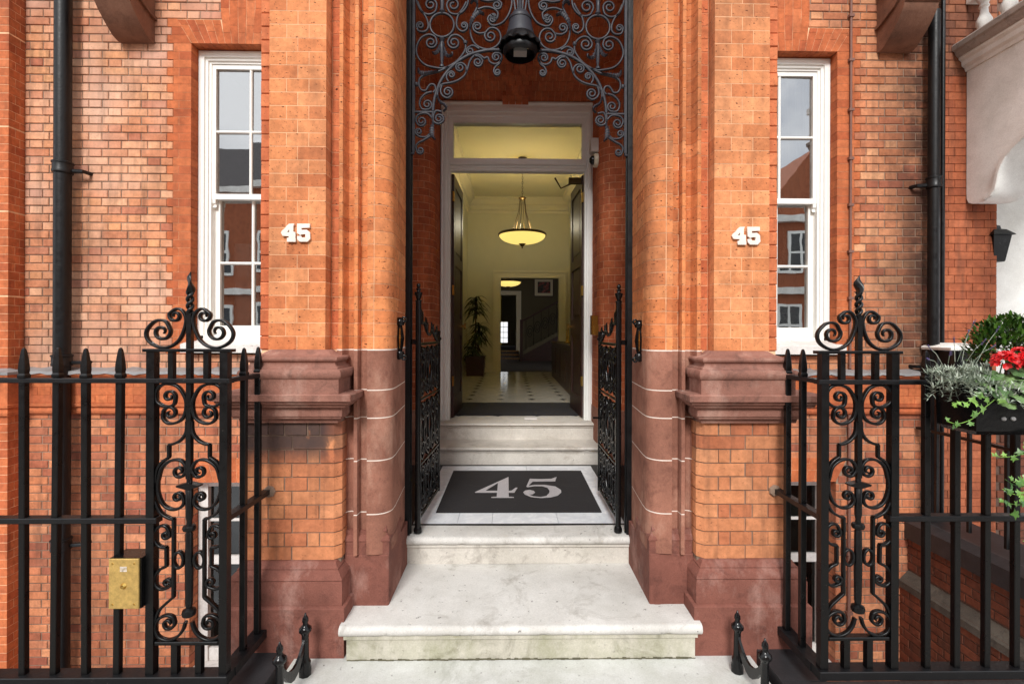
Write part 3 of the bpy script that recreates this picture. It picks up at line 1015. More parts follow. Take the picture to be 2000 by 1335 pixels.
# end pilaster at the far left, banded
pil = MB()
bands = [-2.4, -0.1, 0.93, 1.33, 1.98, 2.735, 3.49, 4.245, 5.0, 5.4]
px0, px1, pyf = -8.0, -4.456, 4.30
core = MB().box(px0, px1 - 0.002, pyf + 0.002, WY + 0.3, -2.4, 5.4)
pil_o = core.build('pilaster', M['lime'], house)
its, side = [], []
z, row = -2.4, 0
while z < 5.3:
    zt = z + PITCH
    joint = any(abs(z - q) < PITCH / 2 for q in (1.98, 2.735, 3.49, 4.245))
    zz0 = z + (0.012 if joint else 0.002)
    if not (0.9 < z < 1.30):
        for p, q in flemish(px0, px1, row, 0.225, 0.108, 0.003, px1):
            its.append((p, q, zz0, zt - 0.002))
        cut = [0, 0.10, 0.16] if row % 2 else [0, 0.06, 0.16]
        for p, q in zip(cut, cut[1:]):
            side.append((p + 0.0015, q - 0.0015, zz0, zt - 0.002))
    z += PITCH
    row += 1
lay(pil_o, its, M['red'], (0, pyf, 0), depth=0.03, limit=110, prefer=lambda q: q[1] > -4.7 and -1.4 < q[2] < 4.9, jit=0.0006, chamfer=0.0015)
lay(pil_o, side, M['red'], (px1, pyf, 0), rz=R(90), depth=0.03, limit=150, prefer=lambda q: -1.4 < q[2] < 4.9, jit=0.0006, chamfer=0.0015)
put('pilaster_band', mould(px0, px1, pyf, WY + 0.1, [(0, 0.93), (0.03, 0.94), (0.04, 0.965), (0.028, 1.0), (0.05, 1.01), (0.05, 1.034), (0.042, 1.04), (0.042, 1.25), (0.07, 1.262), (0.10, 1.285), (0.105, 1.315), (0.0, 1.335)], 'r').mesh('pilaster_band', M['red'], True, 30), house)
put('pilaster_flashing', mould(px0, px1, pyf, WY - 0.12, [(0.112, 1.302), (0.114, 1.325), (0.002, 1.352), (0.0, 1.34)], 'r').mesh('pilaster_flashing', M['lead']), house)

# corbels carrying a balcony above
def corbel(cx, s):
    root = MB()
    hw = 0.15
    # side outline (y, z): scrolled bracket
    prof = [(WY, 4.285), (WY - 0.05, 4.284), (WY - 0.10, 4.30), (WY - 0.19, 4.37), (WY - 0.25, 4.43), (WY - 0.29, 4.48), (WY - 0.315, 4.52), (WY - 0.32, 4.545), (WY, 4.545)]
    o = MB().prism(prof, 'x', cx - hw, cx + hw).build('corbel', M['corbelstone'], house, smooth=True, angle=30)
    cap = [(WY, 4.545), (WY - 0.315, 4.545), (WY - 0.345, 4.56), (WY - 0.36, 4.58), (WY - 0.345, 4.60), (WY - 0.38, 4.62), (WY - 0.40, 4.70), (WY - 0.42, 4.74), (WY - 0.42, 5.4), (WY, 5.4)]
    MB().prism(cap, 'x', cx - hw - 0.0, cx + hw + 0.0).build('corbel_cap', M['corbelstone'], o, smooth=True, angle=30)
    for q in (-1, 1):
        band = [(WY, 4.52), (WY - 0.05, 4.53), (WY - 0.22, 4.60), (WY - 0.38, 4.72), (WY - 0.38, 4.69), (WY - 0.23, 4.565), (WY - 0.06, 4.50), (WY, 4.49)]
        x = cx + q * hw
        MB().prism(band, 'x', min(x, x + q * 0.022), max(x, x + q * 0.022)).build('corbel_band', M['corbelstone'], o)
        MB().lathe([(0.11, 0), (0.11, 0.012), (0.085, 0.018), (0.085, 0.008)], (x - (0 if q > 0 else 0.018), WY - 0.15, 4.86), 24, True, 'x').build('corbel_roundel', M['corbelstone'], o)
corbel(-3.445, -1)
corbel(3.485, 1)
MB().box(-4.2, -2.9, WY - 0.5, WY, 5.4, 5.6).build('balcony_slab', M['brownstone'], house)
MB().box(2.9, 4.1, WY - 0.5, WY, 5.4, 5.6).build('balcony_slab', M['brownstone'], house)

# sash windows
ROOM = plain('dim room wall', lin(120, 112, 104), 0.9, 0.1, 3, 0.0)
CURT = plain('cream curtain', lin(214, 200, 176), 0.9, 0.06, 9, 0.0)
def sash_window(cx, side):
    y = WY + 0.095
    w = put('window', MB().mesh('window', M['white']), house) if False else None
    fr = MB()
    a, b = cx - WH + 0.002, cx + WH - 0.002
    # box frame with stepped mouldings
    def ring(mb, x0, x1, z0, z1, t, y0, y1):
        mb.box(x0, x0 + t, y0, y1, z0, z1)
        mb.box(x1 - t, x1, y0, y1, z0, z1)
        mb.box(x0 + t, x1 - t, y0, y1, z1 - t, z1)
    ring(fr, a, b, 1.60, Z_ARCH - 0.012, 0.052, y, y + 0.10)
    ring(fr, a + 0.052, b - 0.052, 1.60, Z_ARCH - 0.064, 0.026, y + 0.018, y + 0.11)
    ring(fr, a + 0.078, b - 0.078, 1.60, Z_ARCH - 0.090, 0.022, y + 0.034, y + 0.12)
    # softened outer beads
    fr.box(a + 0.016, a + 0.024, y - 0.006, y, 1.6, Z_ARCH - 0.02)
    fr.box(b - 0.024, b - 0.016, y - 0.006, y, 1.6, Z_ARCH - 0.02)
    fr.box(a + 0.024, b - 0.024, y - 0.006, y, Z_ARCH - 0.036, Z_ARCH - 0.028)
    w = fr.build('window', M['white'], house)
    x0, x1 = a + 0.10, b - 0.10
    def sash(z0, z1, yy, top, st_w, rail_b, rail_t):
        sb = MB()
        sb.box(x0, x0 + st_w, yy, yy + 0.045, z0, z1)
        sb.box(x1 - st_w, x1, yy, yy + 0.045, z0, z1)
        sb.box(x0 + st_w, x1 - st_w, yy, yy + 0.045, z0, z0 + rail_b)
        sb.box(x0 + st_w, x1 - st_w, yy, yy + 0.045, z1 - rail_t, z1)
        if top:                          # horns
            for q in (x0 + 0.002, x1 - 0.032):
                sb.prism([(yy + 0.001, z0), (yy + 0.044, z0), (yy + 0.03, z0 - 0.07), (yy + 0.012, z0 - 0.075), (yy + 0.02, z0 - 0.05), (yy + 0.004, z0 - 0.035)], 'x', q, q + 0.03)
        o = sb.build('sash', M['white'], w)
        zb, zt = z0 + rail_b, z1 - rail_t
        zm = (zb + zt) / 2
        xm = (x0 + x1) / 2
        bw = 0.0125
        gb = MB()
        gb.prism([(xm - bw, yy + 0.04), (xm - bw, yy + 0.012), (xm - 0.004, yy + 0.004), (xm + 0.004, yy + 0.004), (xm + bw, yy + 0.012), (xm + bw, yy + 0.04)], 'z', zb, zt)
        gb.build('glazing_bar', M['white'], w)
        for p, q in ((x0 + st_w, xm - bw), (xm + bw, x1 - st_w)):
            MB().prism([(yy + 0.04, zm - bw), (yy + 0.012, zm - bw), (yy + 0.004, zm - 0.004), (yy + 0.004, zm + 0.004), (yy + 0.012, zm + bw), (yy + 0.04, zm + bw)], 'x', p, q).build('glazing_bar', M['white'], w)
            for g0, g1 in ((zb, zm - bw), (zm + bw, zt)):
                t = random.uniform(-0.004, 0.004)
                me = MB()
                ya, yb = yy + 0.026 + t, yy + 0.026 - t
                me.v += [(p, ya, g0), (q, yb, g0), (q, yb + t * 0.5, g1), (p, ya + t * 0.5, g1), (p, ya + 0.003, g0), (q, yb + 0.003, g0), (q, yb + 0.003 + t * 0.5, g1), (p, ya + 0.003 + t * 0.5, g1)]
                me.f += [(0, 1, 2, 3), (7, 6, 5, 4), (0, 4, 5, 1), (1, 5, 6, 2), (2, 6, 7, 3), (3, 7, 4, 0)]
                put('pane', me.mesh('pane', M['glass']), w)
    sash(2.92, Z_ARCH - 0.115, y + 0.045, True, 0.035, 0.05, 0.04)
    sash(1.645, 2.96, y + 0.092, False, 0.05, 0.092, 0.04)
    sill = MB().prism([(WY + 0.16, 1.645), (y + 0.01, 1.64), (y - 0.005, 1.60), (WY - 0.06, 1.57), (WY - 0.075, 1.562), (WY - 0.075, 1.49), (WY + 0.16, 1.488)], 'x', cx - WH - 0.045, cx + WH + 0.045)
    sill.build('sill', M['white_worn'], w)
    MB().box(a, b, y, y + 0.05, 1.606, 1.642).build('sill_bar', M['white'], w)
    # brick soldiers under the sill
    # the room behind
    rm = MB()
    X0, X1, Y0, Y1, z0, z1 = cx - 1.1, cx + 1.1, WY + 0.36, WY + 3.2, 0.9, 4.9
    rm.v += [(X0, Y0, z0), (X1, Y0, z0), (X1, Y1, z0), (X0, Y1, z0), (X0, Y0, z1), (X1, Y0, z1), (X1, Y1, z1), (X0, Y1, z1)]
    rm.f += [(0, 1, 2, 3), (4, 7, 6, 5), (1, 5, 6, 2), (2, 6, 7, 3), (3, 7, 4, 0)]
    put('room', rm.mesh('room', ROOM), house)
    return w
win_l = sash_window(-WC, -1)
win_r = sash_window(WC, 1)
# curtains, right window: gathered drape; left: pale folded shutter
def drape(name, x0, x1, z0, z1, y, pinch, mat, parent):
    rows = []
    for i in range(15):
        t = i / 14
        z = z1 + (z0 - z1) * t
        k = 1 - pinch * math.exp(-((t - 0.62) / 0.22) ** 2)
        row = []
        for j in range(41):
            u = j / 40
            x = x1 + (x0 - x1) * u * k
            row.append((x, y + 0.03 * math.sin(u * 38 + t * 2), z))
        rows.append(row)
    mb = MB().quad_grid(rows)
    return put(name, mb.mesh(name, mat, True, 80), parent)
drape('curtain', 2.45, 2.93, 1.65, 4.2, WY + 0.40, 0.55, CURT, win_r)
drape('curtain', 2.10, 2.25, 1.65, 4.2, WY + 0.40, 0.3, CURT, win_r)
for k, (x0, x1) in enumerate(((-2.80, -2.62), (-2.62, -2.56))):
    mb = MB().box(x0, x1 - 0.003, WY + 0.40 + 0.01 * k, WY + 0.43 + 0.01 * k, 1.7, 2.55)
    for z0, z1 in ((1.78, 2.08), (2.14, 2.48)):
        mb.box(x0 + 0.03, x1 - 0.03, WY + 0.394 + 0.01 * k, WY + 0.40 + 0.01 * k, z0, z1)
    mb.build('shutter', M['white'], win_l)

# basement windows
for s in (-1, 1):
    cx = s * WC
    y = WY + 0.12
    b = MB()
    for x0, x1 in ((cx - WH, cx - WH + 0.09), (cx + WH - 0.09, cx + WH)):
        b.box(x0 + 0.002, x1 - 0.002, y, y + 0.1, -1.4, Z_BW)
    b.box(cx - WH + 0.09, cx + WH - 0.09, y, y + 0.1, Z_BW - 0.07, Z_BW)
    b.box(cx - WH + 0.09, cx + WH - 0.09, y + 0.02, y + 0.08, -0.50, -0.42)
    b.box(cx - WH + 0.09, cx + WH - 0.09, y + 0.02, y + 0.08, -1.4, -1.28)
    b.box(cx - WH + 0.09, cx + WH - 0.09, y + 0.03, y + 0.06, -0.10, -0.075)
    w = b.build('window', M['white_worn'], house)
    for z0, z1 in ((-1.28, -0.50), (-0.42, -0.10), (-0.075, Z_BW - 0.07)):
        MB().box(cx - WH + 0.09, cx + WH - 0.09, y + 0.045, y + 0.049, z0, z1).build('pane', M['dark_glass'], w)
    MB().box(cx - WH + 0.02, cx + WH - 0.02, y + 0.2, y + 0.22, -1.4, Z_BW).build('blind', ROOM, w)
    MB().box(cx - WH - 0.04, cx + WH + 0.04, WY - 0.05, y + 0.16, -1.47, -1.402).build('sill', M['white_worn'], w)

# ------------------------------------------------------------------ porch: piers, jambs, inner walls
PP = 0.0718                                   # course height of the pier bricks
roll = [(0.80 - 0.088 * math.sin(R(a)), 2.733 - 0.088 * math.cos(R(a))) for a in range(0, 91, 10)]
JAMB = [(1.036, 2.66), (0.985, 2.66), (0.985, 2.628), (0.965, 2.628), (0.962, 2.668), (0.950, 2.690), (0.932, 2.698), (0.916, 2.688), (0.909, 2.660), (0.903, 2.634), (0.884, 2.634),
        (0.880, 2.684), (0.842, 2.684), (0.836, 2.645)] + roll + [(0.712, 2.79), (0.735, 3.13), (0.735, 3.20)]
sJ = lambda test: arc_of(JAMB, test)
J_END = length_of(JAMB)
LOWP = [(1.45, 2.58), (0.989, 2.58), (0.956, 2.613), (0.956, 2.72)]
INNER = [(1.12, 3.30), (1.12, 4.70), (1.115, 4.78), (1.09, 4.83), (1.03, 4.85), (0.97, 4.855), (0.92, 4.875), (0.88, 4.91), (0.855, 4.955), (0.842, 5.01), (0.838, 5.08), (0.838, 5.22), (0.838, 5.31)]
I_END = length_of(INNER)

def courses(parent, poly, cuts_by_row, z0, n, pitch, mat, s, gap=0.003, off=0.012, name='brick', jit=0.0006, mats=None):
    """lay n courses of bricks that follow the plan polyline; cuts_by_row gives the joints of each alternate course"""
    cache = {}
    for r in range(n):
        cuts = cuts_by_row[r % len(cuts_by_row)]
        for i, (a, b) in enumerate(zip(cuts, cuts[1:])):
            m = mats(i, r) if mats else mat
            k = (r % len(cuts_by_row), i, m.name)
            if k not in cache:
                pc = cut_poly(poly, a + gap / 2, b - gap / 2)
                cache[k] = prof_piece(pc, pitch - gap, off, mirror=s).mesh(name, m, True, 30)
            o = bpy.data.objects.new(name, cache[k])
            COL.objects.link(o)
            o.location = (random.uniform(-jit, jit), random.uniform(-jit, jit), z0 + r * pitch + gap / 2)
            o.parent = parent

def shift(poly, dx, dy):
    return [(x + dx, y + dy) for x, y in poly]

ZB = 1.583
NC = 52
for s in (-1, 1):
    mx = lambda a, b: (min(s * a, s * b), max(s * a, s * b))
    # pier core, joints lime
    x0, x1 = mx(1.038, 1.335)
    pier = MB().box(x0, x1, 2.5808, 4.43, 1.36, 5.4)
    x0, x1 = mx(1.333, 1.388)
    pier.box(x0, x1, 2.610, 4.43, 1.37, 5.39)
    pier_o = pier.build('pier', M['lime'], house)
    face, strip = [], []
    for r in range(NC):
        z0, z1 = ZB + r * PP + 0.0015, ZB + (r + 1) * PP - 0.0015
        cuts = [1.036, 1.187, 1.338] if r % 2 == 0 else [1.036, 1.128, 1.246, 1.338]
        for a, b in zip(cuts, cuts[1:]):
            face.append((a + 0.0013, b - 0.0013, z0, z1))
        strip.append((1.3395, 1.392, z0, z1))
    mir = (lambda it: [(-b, -a, c, d) for a, b, c, d in it]) if s < 0 else (lambda it: it)
    vis = lambda q: q[2] < 3.55
    lay(pier_o, mir(face), M['pier'], (0, 2.58, 0), depth=0.085, limit=300, prefer=vis, jit=0.0002, chamfer=0.0004)
    lay(pier_o, mir(strip), M['pier_deep'], (0, 2.602, 0), depth=0.05, limit=300, prefer=vis, jit=0.003, chamfer=0.004)
    # jamb: moulded brick above, moulded stone below
    body = MB()
    pj = offset_poly(JAMB, 0.0022) + [(1.12, 3.22), (1.12, 3.30), (1.36, 3.30), (1.36, 2.70), (1.05, 2.70)]
    jb = MB().prism([(s * x, y) for x, y in pj], 'z', 0.47, 5.4)
    jamb_o = jb.build('jamb', M['lime'], house)
    A = [0, sJ(lambda p: p[0] <= 0.985), sJ(lambda p: p[0] < 0.881), sJ(lambda p: p[0] <= 0.8005), sJ(lambda p: p[1] >= 2.79), sJ(lambda p: p[1] >= 3.13) - 0.14, J_END]
    B = [0, sJ(lambda p: p[0] <= 0.985) + 0.028, sJ(lambda p: p[0] < 0.835), sJ(lambda p: p[1] >= 2.79) + 0.06, J_END]
    courses(jamb_o, JAMB, [A, B], ZB, NC - 12, PP, M['jamb'], s, gap=0.0042, mats=lambda i, r: M['pier_deep'] if i == 0 else M['jamb'])
    # stones of the lower jamb
    JS = cut_poly(JAMB, sJ(lambda p: p[0] <= 0.985) - 0.02, J_END)
    zs = [0.462, 0.686, 0.978, 1.21, 1.362, 1.581]
    lj = MB()
    for z0, z1 in zip(zs, zs[1:]):
        g = 0.006
        me = prof_piece(JS, z1 - z0 - g, 0.012, mirror=s).mesh('stone', M['jambstone'], True, 30)
        put('stone', me, jamb_o, (0, 0, z0 + g / 2))
    wj = MB().prism([(s * x, y) for x, y in offset_poly(JS, 0.0008)] + [(s * 1.02, 3.20), (s * 1.02, 2.70)], 'z', 0.47, 1.585)
    put('pointing', wj.mesh('pointing', M['lime_white']), jamb_o)
    # base block of the jamb and its stop mouldings
    a, b = mx(0.717, 0.962)
    MB().cbox(a, b, 2.655, 3.16, 0.17, 0.4615, 0.006).build('stone', M['plinthstone'], jamb_o)
    a, b = mx(0.728, 0.955)
    put('stone', mould(a, b, 2.672, 2.95, [(0.012, 0.462), (0.012, 0.530), (0.018, 0.536), (0.014, 0.552), (0.0, 0.565), (-0.002, 0.588), (-0.02, 0.592)], 'r' if s < 0 else 'l').mesh('stone', M['plinthstone'], True, 30), jamb_o)
    # broach stop under the roll
    tp = [(s * 0.73, 2.66, 0.588), (s * 0.84, 2.66, 0.588), (s * 0.73, 2.76, 0.588), (s * 0.745, 2.70, 0.672)]
    mb = MB(); mb.v += tp; mb.f += [(0, 1, 3), (1, 2, 3), (2, 0, 3), (0, 2, 1)]
    put('stop', mb.mesh('stop', M['plinthstone']), jamb_o)
    # lower pier in brick between plinth and cornice
    a, b = mx(0.962, 1.445)
    low = MB().prism([(s * x, y) for x, y in offset_poly(LOWP, 0.006)] + [(s * 1.0, 3.0), (s * 1.452, 3.0)], 'z', 0.0, 1.25)
    low_o = low.build('lower_pier', M['mortar'], house)
    pitch = 0.0735
    def sL(x):
        return 1.45 - x
    endL = length_of(LOWP)
    rA = [0.0, 0.235, sL(0.989) + 0.0, endL]
    rA = [0.0, 0.24, endL]
    rB = [0.0, 0.115, 0.20, 0.32, 0.385, endL]
    courses(low_o, LOWP, [rA, rB], 0.467, 10, pitch, M['pier_low'], s, gap=0.007, name='brick', jit=0.0015)
    # side of the lower pier towards the area (hidden mostly): plain brick slab back to the wall
    a, b = mx(1.0, 1.45)
    MB().box(a, b, 2.62, 4.43, -2.4, 1.36).build('pier_flank', M['stock_low'], house)
    # mouldings: pedestal cornice, attic base, plinth
    a, b = mx(0.985, 1.45)
    put('cornice', mould(a, b, 2.58, 3.0, [(0.0, 1.198), (0.022, 1.200), (0.026, 1.222), (0.046, 1.226), (0.050, 1.238), (0.056, 1.24), (0.056, 1.285), (0.080, 1.290), (0.086, 1.300), (0.086, 1.305), (0.100, 1.308), (0.106, 1.318), (0.106, 1.322), (0.120, 1.326), (0.122, 1.356), (0.114, 1.362), (0.0, 1.368)]).mesh('cornice', M['brownstone'], True, 32), pier_o)
    a, b = mx(1.036, 1.31)
    put('base_moulding', mould(a, b, 2.58, 2.95, [(0.108, 1.362), (0.108, 1.436), (0.114, 1.440), (0.121, 1.450), (0.124, 1.463), (0.121, 1.476), (0.113, 1.486), (0.100, 1.489), (0.098, 1.496), (0.086, 1.503), (0.080, 1.512), (0.080, 1.520), (0.086, 1.524), (0.093, 1.530), (0.095, 1.539), (0.091, 1.548), (0.080, 1.552), (0.064, 1.554), (0.036, 1.566), (0.012, 1.583), (0.0, 1.584)]).mesh('base_moulding', M['brownstone'], True, 32), pier_o)
    a, b = mx(0.985, 1.45)
    put('plinth', mould(a, b, 2.58, 3.1, [(0.078, -0.30), (0.078, 0.250), (0.068, 0.258), (0.062, 0.260), (0.062, 0.372), (0.056, 0.384), (0.060, 0.390), (0.056, 0.402), (0.036, 0.424), (0.030, 0.430), (0.030, 0.438), (0.022, 0.444), (0.010, 0.464), (0.0, 0.468)]).mesh('plinth', M['plinthstone'], True, 32), low_o)
    # inner porch wall, curving in to the door
    ib = offset_poly(INNER, 0.0012)
    ibk = MB().prism([(s * x, y) for x, y in ib] + [(s * 1.4, 5.31), (s * 1.4, 3.30)], 'z', 0.2, 5.2)
    inner_o = ibk.build('porch_wall', M['lime'], house)
    s0 = arc_of(INNER, lambda p: p[1] >= 4.70)
    cA = [0, 0.5, 1.0, s0 + 0.10, s0 + 0.24, s0 + 0.36, s0 + 0.50, I_END - 0.10, I_END]
    cB = [0, 0.25, 0.75, s0 + 0.02, s0 + 0.17, s0 + 0.30, s0 + 0.43, s0 + 0.58, I_END]
    courses(inner_o, INNER, [cA, cB], 0.90, 60, PP, M['porch'], s, gap=0.003)
    sk = MB().prism([(s * x, y) for x, y in offset_poly(INNER, -0.006)] + [(s * 1.16, 5.31), (s * 1.16, 3.30)], 'z', 0.35, 0.899)
    put('skirting_stone', sk.mesh('skirting_stone', M['jambstone'], True, 30), inner_o)

# porch ceiling: brick soffit with a central rib, wall above the door and front lintel
Z_SOF = 4.235
def soff(y):
    return Z_SOF + 0.62 * math.sin(max(0.0, min(1.0, (5.34 - y) / 2.2)) * math.pi / 2)
ce = MB()
rows = [[(x, y, soff(y) + 0.006) for x in (-1.2, 1.2)] + [(x, y, 5.4) for x in (1.2, -1.2)] for y in [5.34 - 0.2 * k for k in range(11)]]
ce.quad_grid(rows, closed_u=True, caps=True)
ceil_o = ce.build('porch_ceiling', M['lime'], house)
cnt = 0
rest = MB()
y = 5.335
r = 0
while y > 3.3:
    dy = 0.112 if r % 2 else 0.112
    ya, yb = y - dy + 0.0015, y - 0.0015
    x = -1.2 + (0.0 if r % 2 else 0.036)
    while x < 1.2:
        rib = abs(x + 0.036) < 0.15
        za, zb = soff(ya), soff(yb)
        dz = 0.045 if rib else 0.0
        xa, xb = x + 0.0014, min(x + 0.0718, 1.2) - 0.0014
        n = len(rest.f)
        v = [(xa, yb, zb - dz), (xb, yb, zb - dz), (xb, ya, za - dz), (xa, ya, za - dz), (xa, yb, zb + 0.02), (xb, yb, zb + 0.02), (xb, ya, za + 0.02), (xa, ya, za + 0.02)]
        mbp = MB()
        mbp.v += v
        mbp.f += [(0, 1, 2, 3), (7, 6, 5, 4), (0, 4, 5, 1), (1, 5, 6, 2), (2, 6, 7, 3), (3, 7, 4, 0)]
        if abs(x) < 0.78 and y > 4.30:
            mbp.build('brick', M['porch'], ceil_o)
        else:
            k = len(rest.v)
            rest.v += v
            rest.f += [tuple(k + i for i in f) for f in mbp.f]
            rest.tone += [random.random()] * 6
        x += 0.0718
    y -= dy
    r += 1
stuff(put('brickwork', rest.mesh('brickwork', M['porch']), ceil_o))
for s in (-1, 1):
    a, b = sorted((s * 0.845, s * 1.45))
    MB().box(a, b, 5.312, 5.5, 0.2, 5.0).build('wall', M['porch'], house)
MB().box(-1.4, 1.4, 5.345, 5.6, 4.24, 5.4).build('wall', M['porch'], house)
lint = MB().box(-1.385, 1.385, 2.70, 3.40, 5.0, 5.4).build('porch_lintel', M['pier'], house)

# ------------------------------------------------------------------ door frame, fanlight, doors
DY = 5.315
df = MB()
def jamb_frame(mb, xo, xi, ztop_o, ztop_i, prof):
    """architrave: prof [(fraction from outer to inner edge, y)] swept up one side, across and down"""
    rows = []
    for f, yy in prof:
        x = xo + (xi - xo) * f
        zt = ztop_o + (ztop_i - ztop_o) * f
        rows.append([(-x + 0.014, yy, 0.66), (-x + 0.014, yy, zt), (x + 0.014, yy, zt), (x + 0.014, yy, 0.66)])
    mb.quad_grid(rows)
prof = [(0, DY + 0.10), (0, DY + 0.02), (0.10, DY), (0.14, DY), (0.20, DY + 0.02), (0.24, DY + 0.02), (0.40, DY + 0.012), (0.58, DY + 0.012), (0.60, DY + 0.03), (0.80, DY + 0.03), (0.84, DY + 0.045), (1.0, DY + 0.045), (1.0, DY + 0.13)]
jamb_frame(df, 0.852, 0.744, 4.232, 4.035, prof)
df_o = df.build('door_frame', M['white'], house)
tb = MB().prism([(DY + 0.13, 3.468), (DY + 0.05, 3.468), (DY + 0.04, 3.480), (DY + 0.04, 3.50), (DY + 0.03, 3.503), (DY + 0.03, 3.525), (DY + 0.005, 3.53), (DY, 3.548), (DY, 3.592), (DY + 0.02, 3.60), (DY + 0.13, 3.60)], 'x', -0.735, 0.762)
tb.build('transom', M['white'], df_o)
dn = MB()
x = -0.72
while x < 0.745:
    dn.box(x, x + 0.014, DY + 0.022, DY + 0.04, 3.505, 3.522)
    x += 0.026
stuff(dn.build('dentil_row', M['white'], df_o))
for (a, b, c, d) in ((-0.731, -0.70, 3.60, 4.04), (0.728, 0.759, 3.60, 4.04), (-0.70, 0.728, 4.005, 4.04)):
    MB().box(a, b, DY + 0.05, DY + 0.11, c, d).build('fanlight_bead', M['white'], df_o)
MB().box(-0.70, 0.728, DY + 0.07, DY + 0.076, 3.60, 4.005).build('pane', M['clear_glass'], df_o)

def leaf(hx, s, ang):
    L, H, T = 0.735, 2.735, 0.052
    z0 = 0.725
    Mx = Matrix.Translation((hx, DY + 0.14, 0)) @ Matrix.Rotation(ang, 4, 'Z')
    def add(mb, name, mat, parent=None, smooth=False):
        mb.v = [tuple(Mx @ Vector(v)) for v in mb.v]
        return mb.build(name, mat, parent or house, smooth)
    # local: x along the leaf (0..L) measured from the hinge times -s, y thickness
    def lb(mb, a, b, y0, y1, c, d):
        xa, xb = sorted((-s * a, -s * b))
        mb.box(xa, xb, y0, y1, c, d)
    m = MB()
    for a, b in ((0, 0.11), (L - 0.11, L), ):
        lb(m, a, b, 0, T, z0, z0 + H)
    for c, d in ((0, 0.22), (0.92, 1.12), (1.72, 1.84), (H - 0.12, H)):
        lb(m, 0.11, L - 0.11, 0, T, z0 + c, z0 + d)
    door = add(m, 'door', M['mahogany'])
    for c, d in ((0.22, 0.92), (1.12, 1.72), (1.84, H - 0.12)):
        p = MB()
        lb(p, 0.11, L - 0.11, 0.014, T - 0.014, z0 + c, z0 + d)
        lb(p, 0.16, L - 0.16, 0.006, T - 0.006, z0 + c + 0.05, z0 + d - 0.05)
        add(p, 'panel', M['mahogany'], door)
    for zc in (1.08, 2.10, 3.15):
        p = MB()
        lb(p, -0.012, 0.03, -0.004, 0.0, zc, zc + 0.11)
        lb(p, -0.03, -0.002, -0.006, 0.012, zc, zc + 0.11)
        add(p, 'hinge', M['gilt'], door)
    for ya, yb, yc, yd in ((-0.032, 0.0, -0.05, -0.03), (T, T + 0.032, T + 0.03, T + 0.05)):
        p = MB()
        lb(p, L - 0.075, L - 0.04, ya, yb, z0 + 1.02, z0 + 1.05)
        lb(p, L - 0.09, L - 0.02, yc, yd, z0 + 1.0, z0 + 1.07)
        add(p, 'handle', M['gilt'], door)
    return door
leaf(-0.700, -1, R(88))
dr = leaf(0.742, 1, R(-87))
cl = MB()
cl.box(0.60, 0.735, 5.50, 5.56, 3.385, 3.45)
cl.tube([(0.66, 5.53, 3.40), (0.52, 5.62, 3.36), (0.44, 5.50, 3.44)], 0.018, 0.014, (0, 0, 1))
cl.build('door_closer', M['bronze'], dr)

# ------------------------------------------------------------------ entrance hall
FZ = 0.715
HX0, HX1, HY0, HY1, HZ = -1.128, 1.36, 5.60, 11.8, 4.95
def quadwall(name, pts, mat):
    mb = MB()
    mb.v += pts
    mb.f += [tuple(range(len(pts)))]
    return structure(mb.build(name, mat))
structure(MB().box(HX0 - 0.12, HX0, HY0, HY1 + 0.12, FZ, HZ + 0.3).build('hall_wall_left', M['cream_wall']))
structure(MB().box(HX1, HX1 + 0.12, HY0, HY1 + 0.12, FZ, HZ + 0.3).build('hall_wall_right', M['cream_wall']))
bw = MB()
bw.box(HX0, -0.313, HY1, HY1 + 0.14, FZ, HZ)
bw.box(1.101, HX1, HY1, HY1 + 0.14, FZ, HZ)
bw.box(-0.313, 1.101, HY1, HY1 + 0.14, 3.013, HZ)
structure(bw.build('hall_wall_back', M['cream_wall']))
fw = MB()
fw.box(HX0, -0.75, HY0 - 0.14, HY0, FZ, HZ)
fw.box(0.775, HX1, HY0 - 0.14, HY0, FZ, HZ)
fw.box(-0.75, 0.775, HY0 - 0.14, HY0, 4.06, HZ)
structure(fw.build('hall_wall_front', M['cream_wall']))
structure(MB().box(HX0 - 0.12, HX1 + 0.12, HY0 - 0.14, HY1 + 0.12, HZ, HZ + 0.2).build('hall_ceiling', M['ceiling']))
cprof = [(0, -0.36), (0.012, -0.36), (0.02, -0.34), (0.02, -0.30), (0.05, -0.29), (0.055, -0.24), (0.035, -0.22), (0.035, -0.17), (0.09, -0.14), (0.15, -0.06), (0.19, -0.045), (0.19, 0.0), (0, 0.0)]
cn = MB()
ring = []
for off, dz in cprof:
    ring.append([(HX0 + off, HY0, HZ + dz), (HX0 + off, HY1 - off, HZ + dz), (HX1 - off, HY1 - off, HZ + dz), (HX1 - off, HY0, HZ + dz)])
cn.quad_grid(ring)
structure(cn.build('hall_cornice', M['cream_trim']))
fr = MB()
for k in range(19):
    x = HX0 + 0.07 + k * 0.13
    fr.prism([(x, HZ - 0.285), (x + 0.10, HZ - 0.285), (x + 0.05, HZ - 0.245)], 'y', HY1 - 0.075, HY1 - 0.04)
stuff(fr.build('cornice_leafwork', M['cream_trim'])); fr_o = bpy.data.objects['cornice_leafwork']; fr_o.parent = bpy.data.objects['hall_cornice']
